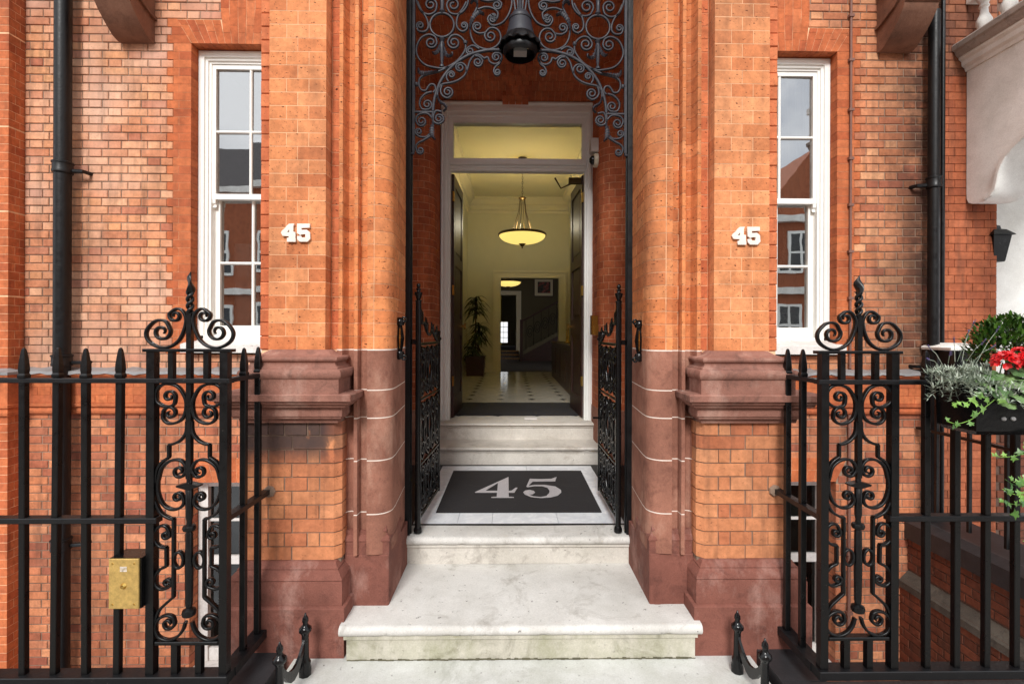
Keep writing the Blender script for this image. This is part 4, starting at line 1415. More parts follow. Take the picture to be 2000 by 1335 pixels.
# skirting and inner door case
sk = MB()
sk.box(HX0, HX0 + 0.02, HY0, HY1, FZ, FZ + 0.24)
sk.box(HX0 + 0.02, -0.505, HY1 - 0.02, HY1, FZ, FZ + 0.24)
structure(sk.build('hall_skirting', M['cream_trim']))
dc = MB()
for f0, f1, d in ((0.0, 1.0, 0.03), (0.0, 0.28, 0.055), (0.82, 1.0, 0.042)):
    xo0, xi0 = -0.50 + 0.187 * f0, -0.50 + 0.187 * f1
    xo1, xi1 = 1.288 - 0.187 * f0, 1.288 - 0.187 * f1
    zo, zi = 3.20 - 0.187 * f0, 3.20 - 0.187 * f1
    dc.box(xo0, xi0, HY1 - d, HY1, FZ, zi)
    dc.box(xi1, xo1, HY1 - d, HY1, FZ, zi)
    dc.box(xo0, xo1, HY1 - d, HY1, zi, zo)
dc_o = tag(dc.build('inner_door_case', M['cream_trim']), 'cream moulded door case at the far end of the hall', 'door case')
# floor: white tiles with black corner insets
hf = structure(MB().box(HX0, HX1, HY0 - 0.1, HY1 + 0.14, FZ - 0.1, FZ - 0.006).build('hall_floor', plain('grout', lin(170, 160, 140), 0.6)))
TS = 0.452
tx0, ty0 = -0.655, 7.0
TM = MB().cbox(-TS / 2 + 0.0015, TS / 2 - 0.0015, -TS / 2 + 0.0015, TS / 2 - 0.0015, -0.006, 0.0, 0.0).mesh('tile', M['tile_white'])
ins = MB().prism([(0.055, 0), (0, 0.055), (-0.055, 0), (0, -0.055)], 'z', -0.003, 0.0015).mesh('inset_tile', M['tile_black'])
for i in range(-2, 6):
    for j in range(-3, 12):
        cx, cy = tx0 + (i + 0.5) * TS, ty0 + (j + 0.5) * TS
        if HX0 - 0.2 < cx < HX1 + 0.2 and 5.55 < cy < 11.95:
            put('tile', TM, hf, (cx, cy, FZ))
        if HX0 < tx0 + i * TS < HX1 and 5.6 < ty0 + j * TS < 11.75:
            put('inset_tile', ins, hf, (tx0 + i * TS, ty0 + j * TS, FZ))
# black mat inside the door
tag(MB().box(-0.72, 0.745, 5.63, 6.60, FZ + 0.001, FZ + 0.014).build('entrance_mat', M['mat']), 'long black ribbed mat just inside the open doors', 'mat')

# pendant bowl lamp
BOWL = glow('lit glass bowl', (1.0, 0.74, 0.20), 0.85)
def pendant(loc, label, zc, zb, rad, power, hang=True):
    x, y = loc
    t = thing('pendant_lamp', label, 'lamp', (x, y, zb), group='bowl pendant lamps')
    n = 10
    prof = [(0.02, zb)] + [(rad * math.sin(R(90) * k / n), zb + rad * 0.38 * (1 - math.cos(R(90) * k / n))) for k in range(1, n + 1)]
    zr = zb + rad * 0.38
    inner = [(r * 0.985, z + 0.012) for r, z in reversed(prof[1:])]
    MB().lathe([(r, z - 0) for r, z in prof + inner], (x, y, 0), 40, True).build('bowl', BOWL, t, smooth=True)
    MB().lathe([(rad * 0.985, zr - 0.012), (rad * 1.03, zr - 0.014), (rad * 1.045, zr + 0.012), (rad * 1.02, zr + 0.032), (rad * 0.985, zr + 0.03)], (x, y, 0), 40, False).build('rim', M['bronze'], t, smooth=True)
    MB().lathe([(0.0, zb - 0.085), (0.018, zb - 0.075), (0.008, zb - 0.055), (0.028, zb - 0.04), (0.05, zb - 0.012), (0.085, zb + 0.01), (0.0, zb + 0.012)], (x, y, 0), 16).build('finial', M['bronze'], t, smooth=True)
    zh = zr + (zc - zr) * 0.46
    for k in range(6):
        a = R(60 * k + 15)
        MB().tube([(x + math.cos(a) * q, y + math.sin(a) * q, zz) for q, zz in ((rad * 0.5, zr - 0.03), (rad * 0.34, zr + (zh - zr) * 0.3), (rad * 0.17, zr + (zh - zr) * 0.65), (rad * 0.11, zh))], 0.012, 0.012, (math.sin(a), -math.cos(a), 0.01), n=6, round_=True).build('rod', M['bronze'], t, smooth=True)
    MB().lathe([(0.02, zh - 0.01), (0.06, zh + 0.01), (0.075, zh + 0.03), (0.05, zh + 0.05), (0.02, zh + 0.06)], (x, y, 0), 16).build('crown', M['bronze'], t, smooth=True)
    ch = MB()
    zz = zh + 0.06
    k = 0
    while zz < zc - 0.08:
        ch.tube([(x + (0.013 if k % 2 else 0) * math.cos(R(q)), y + (0 if k % 2 else 0.013) * math.cos(R(q)), zz + 0.03 + 0.03 * math.sin(R(q))) for q in range(0, 361, 45)], 0.006, 0.006, (1, 1, 0.1), n=5, round_=True)
        zz += 0.045
        k += 1
    stuff(ch.build('chain', M['bronze'], t))
    MB().lathe([(0.05, zc - 0.09), (0.055, zc - 0.06), (0.07, zc - 0.02), (0.085, zc)], (x, y, 0), 16).build('ceiling_cup', M['bronze'], t, smooth=True)
    li = bpy.data.lights.new('pendant_bulb', 'POINT')
    li.energy = power
    li.color = (1.0, 0.90, 0.66)
    li.shadow_soft_size = 0.12
    lo = bpy.data.objects.new('pendant_bulb', li)
    COL.objects.link(lo)
    lo.location = (0, 0, zr + 0.13 - zb)
    lo.parent = t
    return t
pendant((0.147, 9.05), 'yellow glass bowl pendant lamp hanging in the entrance hall', HZ, 3.34, 0.435, 23)

# ------------------------------------------------------------------ back hall beyond the inner doorway
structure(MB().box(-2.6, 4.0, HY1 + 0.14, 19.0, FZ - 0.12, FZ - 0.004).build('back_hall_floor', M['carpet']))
structure(MB().box(-2.6, 4.0, HY1 + 0.14, 19.0, 4.95, 5.1).build('back_hall_ceiling', M['dimmed_cream']))
structure(MB().box(-2.7, -2.6, HY1 + 0.14, 19.0, FZ, 5.0).build('back_hall_wall_left', M['dimmed_cream']))
structure(MB().box(4.0, 4.1, HY1 + 0.14, 19.0, FZ, 5.0).build('back_hall_wall_right', M['dimmed_cream']))
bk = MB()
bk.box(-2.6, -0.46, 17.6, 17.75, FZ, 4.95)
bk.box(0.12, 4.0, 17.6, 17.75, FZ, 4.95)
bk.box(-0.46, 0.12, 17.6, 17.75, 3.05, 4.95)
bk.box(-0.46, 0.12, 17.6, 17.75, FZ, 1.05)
structure(bk.build('back_hall_wall_far', M['dimmed_cream']))
dc2 = MB()
dc2.box(-0.60, -0.46, 17.55, 17.6, FZ, 3.2)
dc2.box(0.12, 0.30, 17.55, 17.6, FZ, 3.2)
dc2.box(-0.46, 0.12, 17.55, 17.6, 3.05, 3.2)
tag(dc2.build('far_door_case', M['cream_trim']), 'dim door case beyond the stairs left of the banister', 'door case')
structure(MB().box(-2.0, 2.0, 17.75, 24.0, 0.95, 1.05).build('far_room_floor', M['carpet']))
structure(MB().box(-2.0, -1.9, 17.75, 24.0, 1.05, 4.5).build('far_room_wall_left', M['cream_wall']))
structure(MB().box(1.5, 1.6, 17.75, 24.0, 1.05, 4.5).build('far_room_wall_right', M['cream_wall']))
structure(MB().box(-2.0, 1.6, 24.0, 24.1, 1.05, 4.5).build('far_room_wall_back', M['cream_wall']))
structure(MB().box(-2.0, 1.6, 17.75, 24.0, 4.5, 4.6).build('far_room_ceiling', M['ceiling']))
fwn = thing('far_window', 'small bright window seen through the furthest doorway', 'window', (-0.38, 23.96, 1.2))
DAY = glow('daylight in the far pane', (0.95, 0.97, 1.0), 0.9)
for i in range(2):
    for j in range(4):
        MB().box(-0.62 + i * 0.2, -0.44 + i * 0.2, 23.96, 23.97, 1.20 + j * 0.26, 1.43 + j * 0.26).build('pane', DAY, fwn)
fm = MB()
fm.box(-0.68, -0.62, 23.93, 24.0, 1.12, 2.32); fm.box(-0.24, -0.18, 23.93, 24.0, 1.12, 2.32); fm.box(-0.62, -0.24, 23.93, 24.0, 2.22, 2.32); fm.box(-0.62, -0.24, 23.93, 24.0, 1.08, 1.2)
fm.box(-0.44, -0.42, 23.94, 23.99, 1.2, 2.22)
for j in range(3):
    fm.box(-0.62, -0.24, 23.94, 23.99, 1.43 + j * 0.26, 1.46 + j * 0.26)
fm.build('frame', M['cream_trim'], fwn)
pendant((-0.16, 15.2), 'lit bowl lamp seen through the inner doorway above the stairs', 4.95, 3.13, 0.40, 0.25)
# staircase rising to the right
sw = thing('staircase', 'dark staircase with scrolled iron banister rising to the right in the back hall', 'stairs', (0.4, 16.5, FZ))
for k in range(3):
    MB().box(-0.55, 0.22, 16.4 + k * 0.36, 17.6, FZ + 0.11 * k, FZ + 0.11 * (k + 1)).build('step', M['carpet'], sw)
    MB().box(-0.55, 0.22, 16.393 + k * 0.36, 16.399 + k * 0.36, FZ + 0.11 * (k + 1) - 0.02, FZ + 0.11 * (k + 1) - 0.004).build('stair_rod', M['gilt'], sw)
for k in range(10):
    x0 = 0.34 + k * 0.27
    MB().box(x0, x0 + 0.30, 16.62, 17.5, FZ + 0.2 + 0.148 * k, FZ + 0.2 + 0.148 * (k + 1)).build('step', M['carpet'], sw)
MB().prism([(0.34, 0.92), (2.9, 2.33), (2.9, 2.47), (0.34, 1.06)], 'y', 16.56, 16.6).build('string_board', M['dimmed_cream'], sw)
MB().prism([(0.36, FZ), (2.9, FZ), (2.9, 2.32), (0.36, 0.92)], 'y', 16.57, 16.6).build('spandrel', M['mahogany'], sw)
MB().tube([(0.24, 16.55, 2.10), (0.38, 16.55, 2.12), (2.9, 16.55, 3.48)], 0.06, 0.08).build('handrail', M['mahogany'], sw)
MB().box(0.24, 0.34, 16.50, 16.60, FZ, 2.10).build('newel', M['mahogany'], sw)
for k in range(8):
    x0 = 0.45 + k * 0.26
    zb = 1.10 + (x0 - 0.34) * 0.55
    c = []
    for q in range(25):
        a = q / 24 * 4 * math.pi
        rr = 0.24 * (1 - q / 30)
        c.append((x0 + 0.13 + rr * math.cos(a) * 0.52, 16.55, zb + 0.55 + rr * math.sin(a)))
    MB().tube(c, 0.02, 0.012).build('scroll', M['black'], sw)
    MB().tube([(x0, 16.55, zb - 0.05), (x0, 16.55, zb + 0.98)], 0.016, 0.016).build('baluster', M['black'], sw)
pic = thing('picture', 'framed picture with pale mount hanging on the wall above the stairs', 'picture', (1.12, 17.58, 3.0))
MB().box(0.76, 1.48, 17.56, 17.6, 3.00, 3.66).build('frame', M['mahogany'], pic)
MB().box(0.79, 1.45, 17.552, 17.56, 3.03, 3.63).build('mount', M['cream_trim'], pic)
pm = NT('blurred flower picture'); pm.color(pm.ramp(pm.noise(7, 4, 0.6), [(0.35, lin(30, 32, 36)), (0.5, lin(70, 60, 58)), (0.58, lin(150, 60, 56)), (0.7, lin(150, 144, 140))]))
MB().box(0.90, 1.36, 17.546, 17.552, 3.13, 3.54).build('print', pm.m, pic)

# reception desk and what stands on it
dk = thing('reception_desk', 'dark mahogany reception desk along the right side of the hall', 'desk', (1.05, 8.6, FZ))
MB().box(0.86, 1.30, 6.95, 10.9, FZ, 1.45).build('counter', M['mahogany'], dk)
MB().box(0.83, 1.32, 6.90, 10.95, 1.45, 1.49).build('counter_top', M['mahogany'], dk)
for k in range(4):
    MB().box(0.852, 0.86, 7.05 + k * 0.97, 7.92 + k * 0.97, FZ + 0.14, 1.38).build('panel', M['mahogany'], dk)
for q in (8.9, 9.15):
    o = MB().lathe([(0.05, 0), (0.055, 0.012), (0.02, 0.03), (0.014, 0.08), (0.02, 0.10), (0.012, 0.13), (0.012, 0.24), (0.024, 0.25), (0.0, 0.26)], (1.0, q, 1.491), 12).build('candlestick', M['gilt'], None, smooth=True)
    tag(o, 'small brass candlestick on the reception desk, %s of the two' % ('nearer' if q < 9 else 'further'), 'candlestick', 'brass candlesticks on the desk')

# potted dracaena
pl = thing('potted_plant', 'tall dracaena in a dark square planter against the hall wall', 'plant', (-0.86, 10.95, FZ))
MB().quad_grid([[(-0.86 + sx * w, 10.95 + sy * w, z) for sx, sy in ((-1, -1), (1, -1), (1, 1), (-1, 1))] for w, z in ((0.19, FZ), (0.215, FZ + 0.40), (0.225, FZ + 0.41), (0.225, FZ + 0.44), (0.20, FZ + 0.44), (0.19, FZ + 0.40))], closed_u=True, caps=True).build('planter', M['mahogany'], pl)
rs = random.Random(5)
DRAC = leaf_mat('dracaena leaf', (24, 34, 18), (58, 74, 34), 0.35)
for (sx, sy, top) in ((0.0, 0.0, 1.75), (0.09, 0.04, 1.15), (-0.08, 0.02, 0.72)):
    MB().tube([(-0.86 + sx * 0.4, 10.95 + sy, FZ + 0.40), (-0.86 + sx, 10.95 + sy, FZ + 0.4 + top * 0.5), (-0.86 + sx * 0.8, 10.95 + sy, FZ + top)], 0.035, 0.035, n=7, round_=True).build('stem', plain('cane bark', lin(92, 76, 54), 0.9), pl)
    lf = MB()
    for k in range(90):
        a = rs.uniform(0, 2 * math.pi)
        h0 = FZ + top - rs.uniform(0, 0.42)
        L = rs.uniform(0.24, 0.40)
        w = rs.uniform(0.03, 0.045)
        el = rs.uniform(0.2, 1.2)
        cx, cy = -0.86 + sx * 0.8, 10.95 + sy
        pts = []
        for q in range(6):
            t = q / 5
            r = L * t * math.cos(el * (1 - t * 0.5))
            z = h0 + L * (math.sin(el) * t - 0.95 * t * t)
            pts.append((cx + r * math.cos(a), cy + r * math.sin(a) * 0.8, z, w * (0.5 + 1.4 * t) * (1 - t) + 0.001))
        n = len(lf.f)
        lf.quad_grid([[(x - math.sin(a) * ww, y + math.cos(a) * ww, z), (x, y, z - ww * 0.3), (x + math.sin(a) * ww, y - math.cos(a) * ww, z)] for x, y, z, ww in pts])
        lf.tone += [rs.random()] * (len(lf.f) - n)
    stuff(lf.build('foliage', DRAC, pl))

# ------------------------------------------------------------------ railings
def at_xz(y):
    return lambda p: (p[0], y, p[1])

FY = 2.19
def spike_bar_mesh(h0, h1, w=0.027):
    mb = MB()
    hw = w / 2
    rows = []
    for k, z in ((1, h0), (1, 1.468), (1.25, 1.471), (1.28, 1.482), (1.0, 1.490), (1.12, 1.505), (1.05, 1.53), (0.66, h1 - 0.022), (0.45, h1 - 0.006), (0.18, h1)):
        q = hw * k
        c = q * 0.18
        rows.append([(-q, -q + c, z), (-q + c, -q, z), (q - c, -q, z), (q, -q + c, z), (q, q - c, z), (q - c, q, z), (-q + c, q, z), (-q, q - c, z)])
    mb.quad_grid(rows, closed_u=True, caps=True)
    return mb.mesh('bar', M['black'])
BAR = spike_bar_mesh(0.15, 1.603)

def twist_mesh():
    """twisted flame finial, local z from 0: two strands wound together, ending in a flat curling tongue"""
    mb = MB()
    for ph in (0, math.pi):
        pts = []
        for i in range(37):
            z = 0.115 * i / 36
            a = z / 0.062 * 2 * math.pi + ph
            r = 0.0075 + 0.002 * math.sin(z * 27)
            pts.append((r * math.cos(a), r * math.sin(a), z))
        mb.tube(pts, 0.0165, 0.0165, (0, -1, 0), n=8, round_=True)
    rows = []
    for i in range(25):
        t = i / 24
        z = 0.098 + 0.092 * t
        w = 0.0205 * math.sin(math.pi * min(1.0, 0.30 + 0.62 * t)) ** 1.3 * (1 - t ** 5) + 0.0022
        d = 0.010 * (1 - t) + 0.003
        a = 0.9 + 2.6 * t
        cx = 0.005 * math.sin(t * 7.0)
        rows.append([(cx + w * math.cos(q) * math.cos(a) - d * math.sin(q) * math.sin(a), w * math.cos(q) * math.sin(a) + d * math.sin(q) * math.cos(a), z) for q in [2 * math.pi * k / 10 for k in range(10)]])
    mb.quad_grid(rows, closed_u=True, caps=True)
    return mb.mesh('twisted_finial', M['black'], True, 60)
TWIST = twist_mesh()

def wavy_box(mb, x0, x1, y0, y1, z0, z1):
    mb.box(x0, x1, y0, y1, z0, z1)

def panel(parent, xc):
    """ornate scrolled standard between two posts, centred at xc"""
    me_cache = panel.cache
    if not me_cache:
        for c0, pts, c1 in PANEL:
            for m in (1, -1):
                path = scroll_path(c0, pts, c1)
                tip = (lambda t, a=c0, b=c1: max(0.55, min(1.0, (t * 6 + 0.5) if a else 1.0, ((1 - t) * 6 + 0.5) if b else 1.0)))
                mb = MB().tube([(m * p.x, 0, p.y) for p in path], 0.0115, 0.022, (0, -1, 0), taper=tip)
                me_cache.append(('scroll', mb.mesh('scroll', M['black'], True, 50)))
        for m in (1, -1):
            ring = [(m * (-0.046 + 0.022 * math.cos(R(a))), 0, 0.656 + 0.036 * math.sin(R(a))) for a in range(0, 361, 20)]
            me_cache.append(('ring', MB().tube(ring, 0.011, 0.022).mesh('ring', M['black'], True, 50)))
        # spindle
        sp = MB().box(-0.011, 0.011, -0.011, 0.011, 1.02, 1.76)
        me_cache.append(('spindle', sp.mesh('spindle', M['black'])))
        sp = MB().lathe([(0.012, 0.40), (0.026, 0.408), (0.029, 0.421), (0.026, 0.434), (0.012, 0.442), (0.015, 0.46), (0.017, 0.60), (0.015, 0.775), (0.012, 0.783), (0.024, 0.788), (0.028, 0.798), (0.024, 0.81), (0.012, 0.815), (0.011, 0.83), (0.015, 0.85), (0.016, 0.97), (0.012, 0.975), (0.012, 1.03)], n=12)
        sp.prism([(-0.048, 0.985), (0.0, 0.972), (0.048, 0.985), (0.05, 0.992), (0.0, 1.004), (-0.05, 0.992)], 'y', -0.018, 0.018)
        me_cache.append(('spindle', sp.mesh('spindle', M['black'], True, 40)))
        for x in (-0.164, 0.159):
            me_cache.append(('post', MB().box(x - 0.0175, x + 0.0175, -0.0175, 0.0175, 0.12, 1.588).mesh('post', M['black'])))
        for x in (-0.079, 0.077):
            me_cache.append(('baluster', MB().box(x - 0.0115, x + 0.0115, -0.0115, 0.0115, 1.46, 1.588).mesh('baluster', M['black'])))
        for x in (-0.058, 0.048):
            me_cache.append(('baluster', MB().box(x - 0.0135, x + 0.0135, -0.0135, 0.0135, 0.15, 0.285).mesh('baluster', M['black'])))
        me_cache.append(('cap_rail', MB().cbox(-0.198, 0.192, -0.022, 0.022, 1.586, 1.600, 0.003).mesh('cap_rail', M['black'])))
        me_cache.append(('base_rail', MB().cbox(-0.142, 0.136, -0.017, 0.017, 0.281, 0.297, 0.003).mesh('base_rail', M['black'])))
    for nm, me in me_cache:
        put(nm, me, parent, (xc, FY, 0))
    put('twisted_finial', TWIST, parent, (xc, FY, 1.755))
panel.cache = []

def railing(s, xc, xcorner, x_out, step, nbars, y_back, label):
    """railing along the pavement with a scrolled panel at its corner and a return to the porch pier"""
    t = thing('iron_railing', label, 'railing', (xcorner, FY, 0))
    panel(t, xc)
    pout = xc + s * 0.164
    for k in range(nbars):
        x = pout + s * (0.152 + step * k)
        o = put('bar', BAR, t, (x + random.uniform(-0.0015, 0.0015), FY, random.uniform(-0.003, 0.003)))
        o.rotation_euler = (random.uniform(-0.004, 0.004), random.uniform(-0.004, 0.004), 0)
    a, b = sorted((xcorner - s * 0.03, x_out))
    MB().cbox(a, b, FY - 0.021, FY + 0.021, 1.447, 1.468, 0.003).build('top_rail', M['black_dusty'], t)
    a2, b2 = sorted((pout - s * 0.03, x_out))
    MB().cbox(a2, b2, FY - 0.022, FY + 0.022, 0.824, 0.849, 0.003).build('middle_rail', M['black_dusty'], t)
    MB().cbox(a, b, FY - 0.034, FY + 0.034, 0.112, 0.152, 0.003).build('bottom_rail', M['black_dusty'], t)
    # return
    xr = xcorner
    for y in (2.345, 2.475):
        put('bar', BAR, t, (xr, y, random.uniform(-0.004, 0.002)))
    MB().box(xr - 0.019, xr + 0.019, FY + 0.021, 2.52, 1.4475, 1.4675).build('top_rail', M['black_dusty'], t)
    MB().tube([(xr - s * 0.0, 2.50, 1.455), (xr - s * 0.012, 2.53, 1.44), (xr - s * 0.03, 2.54, 1.38), (xr - s * 0.055, 2.545, 1.366)], 0.02, 0.034, (0, -1, 0.3)).build('stay', M['black'], t)
    MB().box(xr - 0.019, xr + 0.019, FY - 0.0, 2.60, 0.8245, 0.8485).build('middle_rail', M['black_dusty'], t)
    MB().box(xr - 0.034, xr + 0.034, FY + 0.034, 2.53, 0.1125, 0.1515).build('bottom_rail', M['black_dusty'], t)
    MB().lathe([(0.0, 0), (0.028, 0.006), (0.033, 0.016), (0.026, 0.024), (0, 0.026)], (xr - s * 0.012, 2.556, 0.836), 7, True, 'y').build('fixing', M['mortar'], t)
    return t
rail_l = railing(-1, -1.4905, -1.335, -4.62, 0.1375, 20, 2.5, 'black iron railing with scrolled end panel left of the entrance steps')
rail_r = railing(1, 1.5415, 1.378, 3.69, 0.139, 14, 2.5, 'black iron railing with scrolled end panel right of the steps beside the flowers')

# black kerb stones the railings stand on
KB = plain('black painted stone', lin(44, 44, 46), 0.5, 0.3, 10, 0.4, 0.005)
kerbs = []
for s, x0, x1, xi in ((-1, -4.8, -1.335, -1.20), (1, 1.378, 3.75, 1.235)):
    a, b = sorted((x0 if s < 0 else x1, xi))
    k1 = MB().cbox(a, b, 2.02, 2.27, -0.30, 0.03, 0.012)
    k1o = k1.build('kerb_stone', KB)
    tag(k1o, 'black painted kerb stone under the railing %s of the steps' % ('left' if s < 0 else 'right'), 'kerb')
    lo, hi = sorted((s * 1.45, xi))
    mb = MB().prism([(lo, 2.27), (hi, 2.27), (hi, 2.475), (hi + (s * 0.085), 2.545), (lo, 2.55)] if s > 0 else [(lo, 2.27), (hi, 2.27), (hi, 2.475), (hi - 0.085, 2.545), (lo, 2.55)], 'z', -0.3, 0.032)
    mb.build('return_stone', KB, k1o)

# entry phone box on the left railing
ep = thing('entryphone_box', 'black box with weathered brass plate and round button on the left railing', 'entryphone', (-1.745, 2.15, 0.46))
MB().box(-1.808, -1.672, 2.150, 2.24, 0.462, 0.684).build('housing', M['gloss_black'], ep)
bp = thing('x', 'x', 'x') if False else None
MB().cbox(-1.8075, -1.678, 2.141, 2.149, 0.464, 0.682, 0.002).build('brass_plate', M['brass'], ep)
MB().lathe([(0.0, -0.012), (0.008, -0.010), (0.011, -0.004), (0.013, 0.0)], (-1.742, 2.141, 0.565), 16, True, 'y').build('button', M['gilt'], ep, smooth=True)
for k in range(4):
    MB().box(-1.757, -1.728, 2.1395, 2.141, 0.628 + k * 0.006, 0.631 + k * 0.006).build('speaker_slot', M['white_worn'], ep)
for x, z in ((-1.79, 0.662), (-1.696, 0.662), (-1.79, 0.484), (-1.696, 0.484)):
    MB().lathe([(0.0, -0.003), (0.004, -0.002), (0.005, 0)], (x, 2.141, z), 8, True, 'y').build('screw', M['gilt'], ep)

# boot scrapers
def scraper(x, dx, label):
    t = thing('boot_scraper', label, 'boot scraper', (x, 2.38, 0), group='boot scrapers beside the steps')
    for (px, py, h) in ((x, 2.385, 0.0), (x + dx, 2.165, 0.0)):
        prof = [(0.036, 0.0), (0.038, 0.03), (0.030, 0.045), (0.034, 0.06), (0.024, 0.075), (0.022, 0.12), (0.021, 0.195), (0.025, 0.205), (0.036, 0.215), (0.038, 0.226), (0.024, 0.238), (0.016, 0.246), (0.014, 0.256), (0.019, 0.264), (0.018, 0.276), (0.008, 0.290), (0.004, 0.302), (0.0, 0.304)]
        MB().lathe([(r_ * 0.82, h_) for r_, h_ in prof], (px, py, 0), 8).build('post', M['gloss_black'], t, smooth=True, angle=50)
    rows = []
    for k in range(9):
        u = k / 8
        sag = 0.10 * (1 - (2 * u - 1) ** 2)
        xx, yy = x + dx * u, 2.385 - 0.22 * u
        rows.append([(xx - 0.006, yy, 0.205 - sag), (xx + 0.006, yy, 0.205 - sag), (xx + 0.007, yy, 0.175 - sag * 1.25), (xx - 0.007, yy, 0.175 - sag * 1.25)])
    MB().quad_grid(rows, closed_u=True, caps=True).build('blade', M['gloss_black'], t)
scraper(-1.055, -0.02, 'black iron boot scraper on the landing left of the steps')
scraper(1.078, 0.022, 'black iron boot scraper on the landing right of the steps')

# ------------------------------------------------------------------ gate frame, overthrow, gates
GY = 3.15
ov = thing('iron_overthrow', 'grey painted wrought iron overthrow of scrolls filling the top of the porch opening', 'ironwork', (0, GY, 2.84))
def o_part(name, pts, w, d, parent, c1=None, taper=None, t1=1.4):
    path = scroll_path(None, pts, c1, t1=t1)
    for m in (1, -1):
        MB().tube([(m * p.x, GY, p.y) for p in path], w, d, (0, -1, 0), taper=taper).build(name, M['grey_iron'], parent, smooth=True, angle=50)
for i, (pts, c1) in enumerate(OVER):
    if i == 0:
        o_part('arch_rib', pts, 0.018, 0.022, ov)
    else:
        leafy = c1 is None and i in (12, 13, 23, 26, 27, 29, 32, 33)
        o_part('leaf_tendril' if leafy else 'scroll', pts, 0.0125, 0.017, ov, c1)
# crimped leaves along the tendrils
def crimped(path, w, name='leaf'):
    for m in (1, -1):
        rows = []
        P = spline([Vector((p[0], p[1])) for p in path], 8)
        for i, p in enumerate(P):
            u = i / (len(P) - 1)
            t = (P[min(i + 1, len(P) - 1)] - P[max(0, i - 1)]).normalized()
            nx, nz = -t.y, t.x
            ww = w * math.sin(math.pi * min(1, u * 0.9 + 0.1)) * (1 + 0.45 * math.sin(i * 2.1))
            rows.append([(m * (p.x + nx * ww) * 0.001, GY - 0.012, (p.y + nz * ww) * 0.001), (m * p.x * 0.001, GY - 0.020, p.y * 0.001), (m * (p.x - nx * ww) * 0.001, GY - 0.010, (p.y - nz * ww) * 0.001), (m * p.x * 0.001, GY - 0.002, p.y * 0.001)])
        MB().quad_grid(rows, closed_u=True, caps=True).build(name, M['grey_iron'], ov, smooth=True, angle=60)
crimped([(-235, 3746), (-267, 3757), (-299, 3731), (-321, 3683), (-327, 3625)], 14)
crimped([(-323, 3817), (-303, 3840), (-281, 3821), (-283, 3785)], 10)
crimped([(-660, 3389), (-652, 3363), (-624, 3353), (-575, 3362), (-530, 3372)], 13)
crimped([(-563, 3040), (-571, 2990), (-567, 2951), (-548, 2925)], 15)
crimped([(-513, 3560), (-533, 3502), (-553, 3486), (-572, 3494)], 12)
crimped([(-503, 3550), (-483, 3483), (-464, 3469), (-440, 3485)], 12)
crimped([(-536, 3214), (-520, 3172), (-490, 3153), (-478, 3132), (-500, 3110)], 9)
for m in (1, -1):
    rg = [(m * (-0.508 + 0.078 * math.cos(R(a))), GY, 3.672 + 0.078 * math.sin(R(a))) for a in range(0, 361, 12)]
    MB().tube(rg, 0.013, 0.018).build('ring', M['grey_iron'], ov, smooth=True, angle=50)
    MB().lathe([(0.016, 0.0), (0.016, 0.012), (0.007, 0.02), (0.011, 0.05), (0.016, 0.12), (0.018, 0.15), (0.012, 0.165), (0.02, 0.18), (0.012, 0.19)], (m * -0.508, GY, 3.40), 10).build('stem', M['grey_iron'], ov, smooth=True)
    MB().lathe([(0.012, 0.0), (0.02, 0.012), (0.012, 0.03), (0.015, 0.10), (0.008, 0.2)], (m * -0.508, GY, 3.75), 10).build('stem', M['grey_iron'], ov, smooth=True)
    MB().box(min(m * -0.681, m * -0.697), max(m * -0.681, m * -0.697), GY - 0.011, GY + 0.011, 2.85, 5.0).build('side_bar', M['grey_iron'], ov)
    MB().tube([(m * -0.689, GY, 2.86), (m * -0.692, GY, 2.838), (m * -0.715, GY, 2.836)], 0.016, 0.02).build('hook', M['grey_iron'], ov)
    MB().tube([(m * -0.681, GY, 3.107), (m * -0.56, GY, 3.107)], 0.014, 0.018).build('cross_bar', M['grey_iron'], ov)
    for bx_, bz in ((-0.356, 3.560), (-0.672, 3.285)):
        MB().lathe([(0.0, -0.016), (0.012, -0.010), (0.015, 0), (0.012, 0.01), (0, 0.016)], (m * bx_, GY - 0.004, bz), 10).build('boss', M['grey_iron'], ov, smooth=True)
    for off in (0.022, 0.05):
        MB().tube([(m * -off * 0.5, GY, 3.72), (m * -off * 0.7, GY, 3.80), (m * -off, GY, 3.90), (m * -off * 0.6, GY, 4.1)], 0.012, 0.016).build('stem', M['grey_iron'], ov)
gf = thing('gate_frame', 'tall black iron frame lining the porch opening', 'gate frame', (0, GY, 0.36))
for m in (1, -1):
    a, b = sorted((m * 0.703, m * 0.738))
    MB().box(a, b, GY - 0.02, GY + 0.03, 0.37, 5.2).build('upright', M['pipe'], gf)
    a, b = sorted((m * 0.697, m * 0.7025))
    MB().box(a, b, GY + 0.005, GY + 0.02, 0.37, 5.2).build('stop_bead', M['pipe'], gf)

